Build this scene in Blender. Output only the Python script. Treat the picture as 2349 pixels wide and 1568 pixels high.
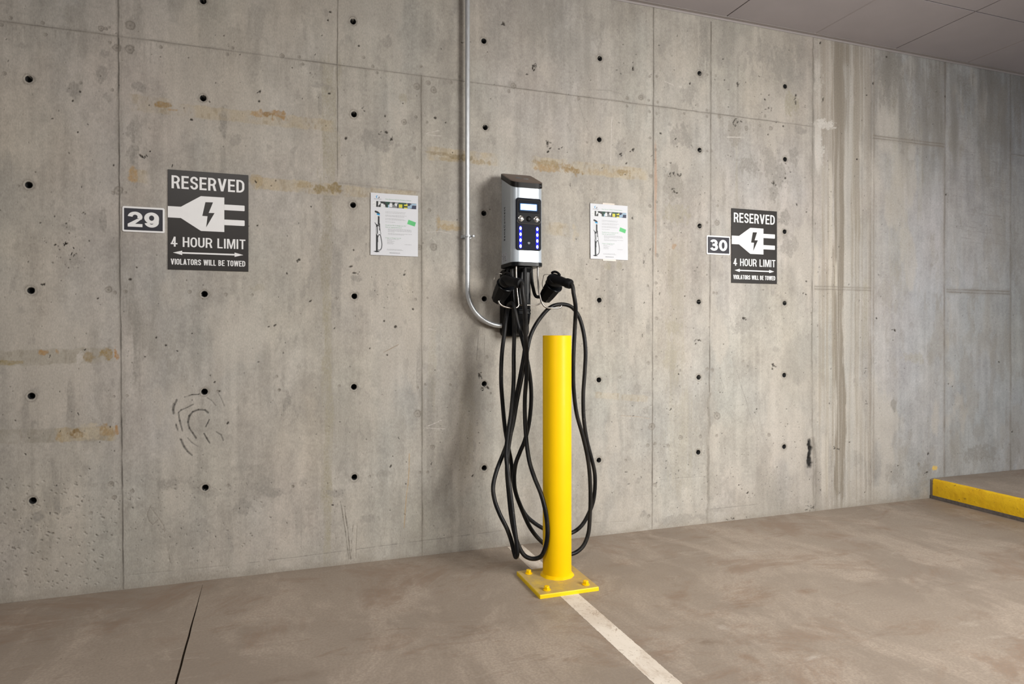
import bpy, math, random
import numpy as np
from mathutils import Vector, Matrix

sc = bpy.context.scene
for o in list(bpy.data.objects):
    bpy.data.objects.remove(o, do_unlink=True)
COL = sc.collection

# ------------------------------------------------------------------ camera
CAM_H, CAM_D = 1.03, 2.985              # height of the lens, distance to the wall (metres)
YAW = math.atan(524.5 / 1503.0)         # turned right of the wall's normal
FPX, W_PX, H_PX, CX, HZ = 1503.0, 2349.0, 1568.0, 1174.5, 761.0
cd = bpy.data.cameras.new('camera')
cam = bpy.data.objects.new('camera', cd)
COL.objects.link(cam)
cd.sensor_width = 36.0
cd.lens = 36.0 * FPX / W_PX
cd.shift_y = -(784.0 - HZ) / W_PX
cd.clip_start = 0.05
cam.location = (0, -CAM_D, CAM_H)
cam.rotation_euler = (math.pi / 2, 0, -YAW)
sc.camera = cam

# ------------------------------------------------------------------ light
world = bpy.data.worlds.new('garage_air')
sc.world = world
world.use_nodes = True
bg = world.node_tree.nodes['Background']
bg.inputs[0].default_value = (1.0, 0.97, 0.95, 1)
bg.inputs[1].default_value = 0.20


def area(name, loc, target, size, size_y, power, color):
    l = bpy.data.lights.new(name, 'AREA')
    l.shape = 'RECTANGLE'
    l.size, l.size_y, l.energy, l.color = size, size_y, power, color
    o = bpy.data.objects.new(name, l)
    COL.objects.link(o)
    o.location = loc
    d = Vector(target) - Vector(loc)
    o.rotation_euler = d.to_track_quat('-Z', 'Y').to_euler()
    return o


key = area('softbox_lamp', (2.95, -3.45, 1.80), (1.70, 0, 0.55), 1.2, 1.2, 57, (1.0, 0.975, 0.935))
key.data.spread = math.radians(106)
area('ceiling_lamp_near', (-0.5, -2.9, 2.66), (-0.5, -2.75, 0.0), 1.2, 0.3, 54, (1.0, 0.965, 0.93))
area('ceiling_lamp_far', (3.4, -2.7, 2.66), (3.4, -2.3, 0.0), 1.2, 0.3, 14, (1.0, 0.97, 0.94))
area('daylight_fill', (8.2, -2.4, 1.3), (4.2, 0.0, 1.0), 1.4, 1.8, 43, (0.88, 0.94, 1.0))  # added fill light from the right, tinted like daylight; no opening stands there

sc.view_settings.view_transform = 'Standard'
sc.view_settings.look = 'None'
sc.view_settings.gamma = 1.0
sc.view_settings.use_curve_mapping = False
sc.view_settings.exposure = 0.07
sc.cycles.max_bounces = 6
sc.cycles.diffuse_bounces = 3
sc.cycles.glossy_bounces = 3
sc.cycles.caustics_reflective = False
sc.cycles.caustics_refractive = False

# ------------------------------------------------------------------ surveying
CT, ST = math.cos(YAW), math.sin(YAW)


def at(u, v, y=0.0):
    """point of the vertical plane y = const seen at photo position u, v"""
    a, b = (u - CX) / FPX, (HZ - v) / FPX
    d = (CAM_D + y) / (CT - a * ST)
    return Vector((d * (ST + a * CT), y, CAM_H + d * b))


# ------------------------------------------------------------------ materials
def lin(c):
    c = c / 255.0
    return c / 12.92 if c <= 0.04045 else ((c + 0.055) / 1.055) ** 2.4


def L(r, g, b):
    return (lin(r), lin(g), lin(b), 1)


def nodes(m):
    m.use_nodes = True
    nt = m.node_tree
    return nt, nt.nodes, nt.links, nt.nodes['Principled BSDF']


def mat(name, rgb, rough=0.5, metal=0.0, var=0.06, scale=40.0, bump=0.0, bscale=200.0, coat=0.0, spec=0.5, stretch=None):
    m = bpy.data.materials.new(name)
    nt, N, K, P = nodes(m)
    tc = N.new('ShaderNodeTexCoord')
    src = tc.outputs['Object']
    if stretch:
        mp = N.new('ShaderNodeMapping')
        mp.inputs['Scale'].default_value = stretch
        K.new(src, mp.inputs['Vector'])
        src = mp.outputs[0]
    n = N.new('ShaderNodeTexNoise')
    n.inputs['Scale'].default_value = scale
    n.inputs['Detail'].default_value = 4
    K.new(src, n.inputs['Vector'])
    r = N.new('ShaderNodeValToRGB')
    c = L(*rgb)
    e = r.color_ramp.elements
    e[0].position, e[1].position = 0.3, 0.7
    e[0].color = tuple(max(0, x * (1 - var)) for x in c[:3]) + (1,)
    e[1].color = tuple(min(1, x * (1 + var)) for x in c[:3]) + (1,)
    K.new(n.outputs['Fac'], r.inputs[0])
    K.new(r.outputs[0], P.inputs['Base Color'])
    P.inputs['Roughness'].default_value = rough
    P.inputs['Metallic'].default_value = metal
    P.inputs['Coat Weight'].default_value = coat
    P.inputs['Coat Roughness'].default_value = 0.08
    P.inputs['Specular IOR Level'].default_value = spec
    if bump:
        b = N.new('ShaderNodeBump')
        b.inputs['Strength'].default_value = bump
        b.inputs['Distance'].default_value = 0.001
        n2 = N.new('ShaderNodeTexNoise')
        n2.inputs['Scale'].default_value = bscale
        n2.inputs['Detail'].default_value = 3
        K.new(src, n2.inputs['Vector'])
        K.new(n2.outputs['Fac'], b.inputs['Height'])
        K.new(b.outputs[0], P.inputs['Normal'])
    return m


def glow(name, rgb, strength):
    m = bpy.data.materials.new(name)
    nt, N, K, P = nodes(m)
    n = N.new('ShaderNodeTexNoise')
    n.inputs['Scale'].default_value = 90
    P.inputs['Base Color'].default_value = (.01, .01, .012, 1)
    P.inputs['Specular IOR Level'].default_value = .1
    P.inputs['Emission Color'].default_value = L(*rgb)
    mm = N.new('ShaderNodeMapRange')
    mm.inputs['To Min'].default_value = strength * 0.95
    mm.inputs['To Max'].default_value = strength * 1.05
    K.new(n.outputs['Fac'], mm.inputs['Value'])
    K.new(mm.outputs[0], P.inputs['Emission Strength'])
    return m


# ------------------------------------------------------------------ mesh helper
def origin(o):
    v = Vector((0, 0, 0))
    while o is not None:
        v = v + o.location
        o = o.parent
    return v


class MB:
    def __init__(s):
        s.v, s.f, s.m = [], [], []

    def add(s, vs, fs, mi=0):
        k = len(s.v)
        s.v += [tuple(p) for p in vs]
        s.f += [tuple(i + k for i in f) for f in fs]
        s.m += [mi] * len(fs)
        return s

    def box(s, x0, x1, y0, y1, z0, z1, mi=0):
        vs = [(x, y, z) for z in (z0, z1) for y in (y0, y1) for x in (x0, x1)]
        return s.add(vs, [(0, 2, 3, 1), (4, 5, 7, 6), (0, 1, 5, 4), (1, 3, 7, 5), (3, 2, 6, 7), (2, 0, 4, 6)], mi)

    def loft(s, rings, mi=0, cap=(True, True)):
        n = len(rings[0])
        vs = [p for r in rings for p in r]
        fs = []
        for i in range(len(rings) - 1):
            for j in range(n):
                a, b = i * n + j, i * n + (j + 1) % n
                fs.append((a, b, b + n, a + n))
        if cap[0]:
            fs.append(tuple(range(n))[::-1])
        if cap[1]:
            fs.append(tuple((len(rings) - 1) * n + j for j in range(n)))
        return s.add(vs, fs, mi)

    def tube(s, pts, r, seg=14, mi=0, cap=True):
        pts = [Vector(p) for p in pts]
        rr = r if isinstance(r, (list, tuple)) else [r] * len(pts)
        rings, u = [], None
        for i, p in enumerate(pts):
            t = (pts[min(i + 1, len(pts) - 1)] - pts[max(i - 1, 0)]).normalized()
            if u is None:
                u = t.cross(Vector((0.31, 0.52, 0.79)))
            u = (u - t * u.dot(t)).normalized()
            w = t.cross(u)
            rings.append([p + (u * math.cos(q) + w * math.sin(q)) * rr[i] for q in [2 * math.pi * j / seg for j in range(seg)]])
        return s.loft(rings, mi, (cap, cap))

    def lathe(s, c, prof, axis=(0, 0, 1), seg=32, mi=0):
        """prof: list of (distance along the axis, radius)"""
        c, t = Vector(c), Vector(axis).normalized()
        u = t.orthogonal().normalized()
        w = t.cross(u)
        rings = [[c + t * d + (u * math.cos(q) + w * math.sin(q)) * max(r, 1e-5) for q in [2 * math.pi * j / seg for j in range(seg)]] for d, r in prof]
        return s.loft(rings, mi)

    def slab(s, poly, y0, y1, mi=0, ch=0.0):
        """x-z outline extruded from y0 (back) to y1 (front, smaller y)"""
        if ch:
            cx = sum(p[0] for p in poly) / len(poly)
            cz = sum(p[1] for p in poly) / len(poly)
            hx = max(abs(p[0] - cx) for p in poly)
            hz = max(abs(p[1] - cz) for p in poly)
            fx, fz = 1 - ch / hx, 1 - ch / hz
            inn = [(cx + (p[0] - cx) * fx, cz + (p[1] - cz) * fz) for p in poly]
            rings = [[(x, y0, z) for x, z in poly], [(x, y1 + ch, z) for x, z in poly], [(x, y1, z) for x, z in inn]]
        else:
            rings = [[(x, y0, z) for x, z in poly], [(x, y1, z) for x, z in poly]]
        return s.loft(rings, mi)

    def build(s, name, mats, parent=None, smooth=35, loc=None):
        off = origin(parent) if parent is not None else Vector(loc or (0, 0, 0))
        me = bpy.data.meshes.new(name)
        me.from_pydata([(p[0] - off.x, p[1] - off.y, p[2] - off.z) for p in s.v], [], s.f)
        for m in (mats if isinstance(mats, (list, tuple)) else [mats]):
            me.materials.append(m)
        me.polygons.foreach_set('material_index', s.m)
        import bmesh
        bm = bmesh.new()
        bm.from_mesh(me)
        bmesh.ops.recalc_face_normals(bm, faces=bm.faces)
        bm.to_mesh(me)
        bm.free()
        if smooth:
            me.polygons.foreach_set('use_smooth', [True] * len(me.polygons))
            me.set_sharp_from_angle(angle=math.radians(smooth))
        o = bpy.data.objects.new(name, me)
        COL.objects.link(o)
        if parent is not None:
            o.parent = parent
        elif loc:
            o.location = loc
        return o


def thing(name, loc, label, cat, group=None):
    o = bpy.data.objects.new(name, None)
    COL.objects.link(o)
    o.empty_display_size = 0.05
    o.location = loc
    return tag(o, label, cat, group)


def tag(o, label, cat, group=None):
    o['label'], o['category'] = label, cat
    if group:
        o['group'] = group
    return o


def rrect(x0, x1, z0, z1, r, n=6):
    out = []
    for cx, cz, a0 in ((x1 - r, z1 - r, 0), (x0 + r, z1 - r, 90), (x0 + r, z0 + r, 180), (x1 - r, z0 + r, 270)):
        for i in range(n + 1):
            a = math.radians(a0 + 90 * i / n)
            out.append((cx + r * math.cos(a), cz + r * math.sin(a)))
    return out


def spline(pts, n=8):
    pts = [Vector(p) for p in pts]
    P = [pts[0] * 2 - pts[1]] + pts + [pts[-1] * 2 - pts[-2]]
    out = []
    for i in range(1, len(P) - 2):
        p0, p1, p2, p3 = P[i - 1:i + 3]
        # centripetal
        t0 = 0.0
        t1 = t0 + max((p1 - p0).length, 1e-6) ** 0.5
        t2 = t1 + max((p2 - p1).length, 1e-6) ** 0.5
        t3 = t2 + max((p3 - p2).length, 1e-6) ** 0.5
        for k in range(n):
            t = t1 + (t2 - t1) * k / n
            a1 = p0 * ((t1 - t) / (t1 - t0)) + p1 * ((t - t0) / (t1 - t0))
            a2 = p1 * ((t2 - t) / (t2 - t1)) + p2 * ((t - t1) / (t2 - t1))
            a3 = p2 * ((t3 - t) / (t3 - t2)) + p3 * ((t - t2) / (t3 - t2))
            b1 = a1 * ((t2 - t) / (t2 - t0)) + a2 * ((t - t0) / (t2 - t0))
            b2 = a2 * ((t3 - t) / (t3 - t1)) + a3 * ((t - t1) / (t3 - t1))
            out.append(b1 * ((t2 - t) / (t2 - t1)) + b2 * ((t - t1) / (t2 - t1)))
    out.append(pts[-1])
    return out


def text_into(mb, body, x0, x1, z0, z1, yb, yf, bold=0.0, mi=0, spacing=1.0, fn=None):
    """flat lettering fitted into a box of the x-z plane, from yb to yf"""
    c = bpy.data.curves.new('lettering', 'FONT')
    c.body, c.offset, c.resolution_u, c.space_character = body, bold, 4, spacing
    c.extrude = 0.01
    o = bpy.data.objects.new('lettering_tmp', c)
    COL.objects.link(o)
    dg = bpy.context.evaluated_depsgraph_get()
    me = bpy.data.meshes.new_from_object(o.evaluated_get(dg))
    vs = [v.co.copy() for v in me.vertices]
    fs = [tuple(p.vertices) for p in me.polygons]
    bpy.data.objects.remove(o, do_unlink=True)
    bpy.data.curves.remove(c)
    bpy.data.meshes.remove(me)
    a0, a1 = min(v.x for v in vs), max(v.x for v in vs)
    b0, b1 = min(v.y for v in vs), max(v.y for v in vs)
    out = []
    for v in vs:
        x = x0 + (v.x - a0) / (a1 - a0) * (x1 - x0)
        z = z0 + (v.y - b0) / (b1 - b0) * (z1 - z0)
        y = yf if v.z > 0 else yb
        out.append(fn(x, y, z) if fn else (x, y, z))
    mb.add(out, fs, mi)


# ================================================================== WALL
rng = np.random.default_rng(11)


def vnoise(x, z, seed):
    t = np.random.default_rng(seed).random((256, 256), dtype=np.float32)
    xi, zi = np.floor(x).astype(np.int32), np.floor(z).astype(np.int32)
    fx, fz = (x - xi).astype(np.float32), (z - zi).astype(np.float32)
    fx, fz = fx * fx * (3 - 2 * fx), fz * fz * (3 - 2 * fz)
    a, b, c, d = xi & 255, (xi + 1) & 255, zi & 255, (zi + 1) & 255
    return (t[a, c] * (1 - fx) + t[b, c] * fx) * (1 - fz) + (t[a, d] * (1 - fx) + t[b, d] * fx) * fz - 0.5


def fbm(x, z, seed, octv=4):
    s, amp, out = 1.0, 1.0, 0
    for i in range(octv):
        out = out + amp * vnoise(x * s, z * s, seed + 31 * i)
        s, amp = s * 2.03, amp * 0.55
    return out                      # about -0.7 .. 0.7


def sstep(a, b, x):
    t = np.clip((x - a) / (b - a), 0, 1)
    return t * t * (3 - 2 * t)


def axis_lines():
    xs, x = [-3.2 + .02 * i for i in range(107)], -1.06
    while x < 4.75:
        xs.append(x)
        t = min(max((x - 0.8) / 3.8, 0), 1)
        x += 0.0020 + 0.0029 * t
    xs += [4.76 + .02 * i for i in range(205)]
    return np.array(xs)


CEIL_Z = 2.7335
gx = axis_lines()
gz = np.concatenate([np.arange(0.0, 2.735, 0.0024), [2.76, 2.80]])
NX, NZ = len(gx), len(gz)
XX, ZZ = np.meshgrid(gx.astype(np.float32), gz.astype(np.float32))   # rows are z
YY = np.zeros_like(XX)                                              # + is into the wall
PX, PZ = XX.copy(), ZZ.copy()
base = np.array([0.400, 0.374, 0.334], np.float32)

val = (1 + 0.20 * fbm(XX * 1.3, ZZ * 0.9, 1, 4) + 0.12 * fbm(XX * 6, ZZ * 1.1, 7, 4)
       + 0.14 * fbm(XX * 46, ZZ * 2.4, 17, 4) + 0.16 * fbm(XX * 14, ZZ * 11, 23, 5) + 0.13 * fbm(XX * 95, ZZ * 80, 29, 2))
warm = 0.05 * fbm(XX * 2.2, ZZ * 1.6, 41, 3) + 0.03 * fbm(XX * 9, ZZ * 4, 43, 2)
green = 0.03 * fbm(XX * 1.7, ZZ * 1.2, 47, 3)
CR, CG, CB = (val * base[0] * (1 + warm)), (val * base[1] * (1 + green)), (val * base[2] * (1 - warm - 0.4 * green))
# the bays past the water stain are tinted cooler and greyer
cool = sstep(3.05, 3.7, XX)
CR *= 1 - 0.08 * cool
CG *= 1 - 0.02 * cool
CB *= 1 + 0.09 * cool


def dye(mask, rgb=(0.3, 0.3, 0.3), win=None):
    """mix the surface towards base*rgb"""
    s = win or (slice(None), slice(None))
    for C, k in ((CR, 0), (CG, 1), (CB, 2)):
        C[s] = C[s] * (1 - mask) + (base[k] * rgb[k]) * mask


def window(x, z, rx, rz):
    i0, i1 = np.searchsorted(gx, x - rx), np.searchsorted(gx, x + rx)
    j0, j1 = np.searchsorted(gz, z - rz), np.searchsorted(gz, z + rz)
    return (slice(j0, j1), slice(i0, i1))


DARK, DEEP, PALE, OCHRE, RUST, OLIVE = (0.62, 0.62, 0.62), (0.10, 0.10, 0.10), (1.45, 1.45, 1.5), (1.12, 0.98, 0.72), (0.95, 0.62, 0.25), (0.80, 0.78, 0.66)

# broad worn patches, denser at some heights
n1 = fbm(XX * 7, ZZ * 3.2, 61, 5)
dye(0.40 * sstep(0.16, 0.40, n1), (0.82, 0.82, 0.81))
n2 = fbm(XX * 16, ZZ * 5.0, 67, 5)
dye(0.34 * sstep(0.24, 0.44, n2), (0.72, 0.72, 0.71))
n3 = fbm(XX * 5, ZZ * 2.0, 71, 5)
dye(0.45 * sstep(0.16, 0.38, n3), (1.20, 1.18, 1.16))
n4 = fbm(XX * 34, ZZ * 16, 73, 4)
dye(0.42 * sstep(0.30, 0.46, n4) * sstep(-0.15, 0.25, n1), (0.68, 0.68, 0.68))
n5 = fbm(XX * 26, ZZ * 24, 79, 5)
dye(0.40 * sstep(0.26, 0.42, n5) * sstep(.28, .02, np.abs(ZZ - .36)) * sstep(.2, 1.1, ZZ * 0 + 1.2) * sstep(1.0, .6, XX), (0.72, 0.72, 0.71))


def blot(u, v, ru, rv, k=0.6, rgb=DARK, rag=0.85, seed=0, fu=60, fv=40):
    c = at(u, v)
    rx, rz = (at(u + ru, v).x - at(u - ru, v).x) / 2, (at(u, v - rv).z - at(u, v + rv).z) / 2
    w = window(c.x, c.z, rx * 1.5, rz * 1.5)
    x, z = XX[w], ZZ[w]
    if x.size == 0:
        return
    r = np.sqrt(((x - c.x) / rx) ** 2 + ((z - c.z) / rz) ** 2) + rag * fbm(x * fu, z * fv, 101 + seed, 4)
    dye(np.clip(k * sstep(1.0, 0.62, r) * (1 + .8 * fbm(x * 190, z * 150, 131 + seed, 2)), 0, .92), rgb, w)


# long vertical marks left by the form boards: u, v0, v1, half width px, strength, colour
for i, (u, v0, v1, hw, k, c) in enumerate([
        (755, 150, 420, 22, 0.55, OLIVE), (752, 430, 660, 20, 0.60, (0.72, 0.70, 0.62)), (751, 660, 900, 14, 0.50, OLIVE), (751, 900, 1290, 13, 0.55, OLIVE),
        (772, 560, 720, 10, 0.4, DARK), (310, 700, 900, 14, 0.55, DARK), (300, 640, 760, 14, 0.35, DARK), (312, 280, 400, 12, 0.45, DARK),
        (165, 880, 1000, 14, 0.4, DARK), (130, 1060, 1180, 12, 0.38, DARK), (60, 900, 1000, 10, 0.30, DARK), (515, 250, 330, 9, 0.6, DARK), (512, 330, 400, 10, 0.4, DARK),
        (990, 750, 930, 10, 0.30, OLIVE), (960, 780, 900, 7, 0.4, DARK), (986, 860, 1100, 8, 0.35, DARK), (1070, 850, 1100, 20, 0.25, OLIVE),
        (1435, 700, 800, 8, 0.35, DARK), (1555, 560, 900, 26, 0.28, OLIVE), (1560, 900, 1130, 30, 0.24, OLIVE), (1612, 880, 1000, 14, 0.35, DARK),
        (1690, 300, 540, 4, 0.35, OLIVE), (1700, 700, 860, 8, 0.25, DARK), (1610, 60, 190, 16, 0.5, DARK), (1692, 150, 290, 3, 0.45, DARK),
        (2040, 130, 250, 26, 0.50, DARK), (2095, 160, 330, 22, 0.45, DARK), (2140, 140, 300, 20, 0.50, DARK), (2215, 170, 260, 18, 0.5, DARK), (2280, 180, 330, 22, 0.45, DARK),
        (1985, 640, 800, 8, 0.45, OLIVE), (1990, 780, 1010, 12, 0.35, DARK), (2335, 190, 330, 12, 0.5, DARK), (2060, 210, 700, 26, 0.20, OLIVE), (2112, 260, 500, 8, 0.25, OLIVE)]):
    c0, c1 = at(u, v0), at(u, v1)
    hx = (at(u + hw, v0).x - at(u - hw, v0).x) / 2
    w = window(c0.x, (c0.z + c1.z) / 2, hx * 2.2, (c0.z - c1.z) / 2 * 1.2)
    x, z = XX[w], ZZ[w]
    n = fbm(x * 70, z * 6, 200 + i, 4)
    m = sstep(1.0, 0.5, np.abs(x - c0.x) / hx + 0.9 * n) * sstep(1.15, 0.75, np.abs(z - (c0.z + c1.z) / 2) / ((c0.z - c1.z) / 2) + 0.4 * n)
    dye(np.clip(k * m * (0.65 + 0.7 * np.clip(fbm(x * 30, z * 14, 300 + i, 3) + 0.4, 0, 1)) * (1 + 1.1 * fbm(x * 210, z * 150, 310 + i, 2)), 0, .9), c, w)

# ceiling grime on the far bays, with the weaker light up there painted in
n = fbm(XX * 16, ZZ * 2.2, 351, 5)
dye(.62 * sstep(2.9, 3.5, XX) * sstep(1.75, 2.65, ZZ + .55 * n) * np.clip(.62 + 1.1 * n, 0, 1), (.52, .52, .53))
dye(.30 * sstep(1.9, 2.9, XX) * sstep(2.05, 2.7, ZZ + .45 * n) * np.clip(.6 + 1.2 * n, 0, 1), (.60, .60, .60))

# patches
for i, (u, v, ru, rv, k, c) in enumerate([
        (170, 210, 14, 22, .5, DARK), (235, 168, 12, 18, .5, DARK), (243, 220, 10, 18, .45, DARK), (320, 200, 26, 10, .5, DARK), (300, 300, 9, 25, .5, DARK),
        (300, 350, 8, 30, .55, DARK), (235, 505, 9, 30, .55, DARK), (160, 520, 14, 10, .4, DARK), (172, 595, 12, 14, .45, DARK), (240, 120, 10, 12, .4, DARK), (512, 280, 10, 36, .6, DARK),
        (735, 245, 6, 26, .45, DARK), (540, 320, 16, 14, .4, DARK), (865, 320, 36, 24, .55, DARK), (740, 195, 20, 9, .45, DARK), (885, 95, 18, 14, .45, DARK), (925, 225, 8, 12, .45, OLIVE),
        (820, 640, 14, 10, .5, DARK), (590, 660, 14, 8, .35, OLIVE), (660, 920, 12, 22, .6, DARK), (880, 1085, 22, 8, .45, DARK), (770, 1130, 20, 10, .55, DARK), (850, 1190, 18, 12, .45, DARK),
        (390, 1110, 26, 14, .45, DARK), (560, 1160, 22, 18, .5, DARK), (90, 1185, 18, 14, .6, DARK), (620, 1130, 40, 12, .45, DARK), (600, 1110, 24, 18, .4, DARK), (480, 1130, 24, 10, .35, DARK),
        (1175, 195, 9, 10, .5, DARK), (1130, 320, 14, 10, .4, DARK), (1115, 270, 12, 20, .3, DARK), (1050, 1270, 20, 10, .3, DARK),
        (1545, 420, 20, 46, .72, (.72, .71, .69)), (1560, 310, 26, 26, .5, DARK), (1425, 340, 10, 26, .5, DARK), (1685, 300, 14, 32, .65, (.70, .69, .67)), (1720, 380, 22, 22, .6, DARK), (1770, 370, 20, 32, .5, DARK),
        (1790, 400, 16, 26, .55, DARK), (1775, 440, 10, 24, .6, DARK), (1820, 360, 10, 22, .55, DARK), (1800, 500, 14, 20, .6, DARK), (1815, 240, 16, 26, .6, OLIVE), (1835, 300, 16, 10, .55, DARK),
        (1550, 490, 30, 22, .5, OLIVE), (1580, 220, 16, 26, .45, DARK), (1810, 560, 22, 24, .5, DARK), (1700, 745, 26, 20, .35, DARK), (1395, 608, 9, 10, .6, OLIVE), (1420, 608, 6, 10, .5, OLIVE), (1535, 520, 9, 8, .4, DARK),
        (1545, 750, 18, 16, .45, OLIVE), (1540, 820, 16, 26, .4, OLIVE), (1460, 890, 9, 12, .5, DARK), (1483, 940, 5, 16, .5, DARK), (1475, 1180, 8, 9, .55, DARK), (1560, 1190, 55, 12, .5, DARK), (1640, 1170, 20, 8, .4, DARK),
        (1780, 800, 9, 8, .3, DARK), (1465, 1100, 6, 8, .5, DARK), (1487, 750, 6, 16, .5, DARK), (2050, 930, 7, 14, .6, DARK), (2095, 820, 24, 14, .35, OLIVE), (2250, 1040, 40, 20, .5, DARK), (2120, 1085, 14, 30, .4, DARK),
        (1960, 1050, 22, 20, .35, DARK), (2050, 1090, 20, 24, .35, DARK), (2275, 300, 30, 40, .35, DARK), (2040, 160, 30, 50, .5, DARK), (1800, 150, 40, 40, .4, DARK), (1750, 120, 20, 30, .35, DARK), (2330, 580, 16, 60, .3, DARK)]):
    blot(u, v, ru * 1.15, rv * 1.1, k, c, seed=i)

# rust left by the bars: bands and darker knots
for i, (u0, w0, u1, w1, half, k, c) in enumerate([
        (-20, 823, 272, 812, 19, .55, (.80, .78, .70)), (-20, 1003, 273, 993, 17, .65, (.72, .71, .66)), (120, 998, 273, 992, 17, .6, OCHRE),
        (285, 232, 400, 246, 20, .55, (1.08, .98, .80)), (400, 250, 770, 290, 15, .5, OCHRE), (285, 398, 345, 408, 16, .4, OCHRE), (573, 418, 780, 436, 15, .65, OCHRE), (780, 436, 962, 452, 13, .5, OCHRE),
        (975, 350, 1150, 368, 16, .60, OCHRE), (1215, 372, 1490, 402, 15, .65, (1.1, 1.0, .80)), (1000, 515, 1060, 520, 12, .5, OCHRE), (1245, 520, 1310, 530, 16, .4, OCHRE), (1360, 905, 1490, 915, 8, .25, OCHRE)]):
    a, b = at(u0, w0), at(u1, w1)
    hz = (at((u0 + u1) / 2, w0 - half).z - at((u0 + u1) / 2, w0 + half).z) / 2
    w = window((a.x + b.x) / 2, (a.z + b.z) / 2, abs(b.x - a.x) / 2 + 0.03, hz * 1.6 + abs(a.z - b.z))
    x, z = XX[w], ZZ[w]
    zc = a.z + (b.z - a.z) * np.clip((x - a.x) / (b.x - a.x), 0, 1)
    n = fbm(x * 45, z * 30, 400 + i, 4)
    m = sstep(1.05, 0.8, np.abs(z - zc) / hz + 0.25 * n) * sstep(0, 0.03, x - a.x) * sstep(0, 0.03, b.x - x)
    dye(k * m * np.clip(0.75 + 1.2 * fbm(x * 22, z * 16, 450 + i, 3), 0, 1), c, w)
    sp = sstep(0.05, 0.4, fbm(x * 75, z * 40, 470 + i, 2))
    dye(0.35 * m * sp, (.66, .56, .38) if i > 1 else (.6, .56, .48), w)
for i, (u, v, ru, rv, k, c) in enumerate([
        (372, 239, 16, 6, .75, (.78, .55, .26)), (392, 252, 14, 4, .5, RUST), (590, 262, 16, 8, .55, RUST), (640, 265, 26, 8, .8, (.85, .58, .30)), (615, 262, 12, 6, .7, (.7, .48, .24)), (305, 402, 8, 14, .7, (1.0, .72, .40)),
        (735, 430, 16, 11, .75, (.62, .50, .26)), (770, 432, 12, 12, .8, (.58, .46, .24)), (700, 425, 20, 6, .45, (.8, .66, .4)), (592, 414, 14, 12, .5, (.95, .78, .5)),
        (265, 810, 6, 14, .8, (.95, .55, .22)), (240, 812, 18, 13, .7, (.70, .52, .22)), (200, 818, 14, 10, .6, (.70, .55, .30)), (183, 820, 6, 12, .5, PALE), (100, 808, 8, 5, .7, (.9, .58, .25)), (130, 806, 5, 5, .7, (.9, .58, .25)), (25, 832, 24, 5, .6, (.72, .6, .3)),
        (175, 994, 16, 8, .8, (.55, .38, .16)), (245, 990, 16, 13, .6, (.80, .58, .30)), (200, 992, 26, 15, .5, (1.25, 1.15, .95)), (268, 985, 4, 10, .7, (.9, .55, .25)), (135, 1000, 10, 12, .5, (.85, .62, .3)),
        (1005, 352, 26, 4, .55, (.60, .50, .32)), (1060, 360, 24, 6, .65, (.55, .46, .28)), (1100, 372, 20, 5, .5, (.7, .56, .3)), (1030, 366, 24, 5, .4, (.7, .56, .3)), (1250, 384, 26, 9, .65, (.85, .62, .34)), (1290, 384, 18, 9, .7, (.72, .54, .30)), (1320, 392, 14, 8, .75, (.62, .45, .22)),
        (1260, 374, 30, 6, .55, (.7, .55, .3)), (1430, 394, 18, 8, .7, (.70, .55, .30)), (1380, 396, 30, 8, .35, (.9, .72, .45)), (1030, 522, 26, 6, .5, (.85, .66, .36)), (1005, 508, 6, 14, .5, (.85, .68, .4)), (1320, 535, 6, 20, .3, OCHRE), (1545, 566, 5, 7, .7, (.85, .62, .42))]):
    blot(u, v, ru * 1.2, rv * 1.2, k, c, rag=1.0, seed=80 + i, fu=55, fv=45)

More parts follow.
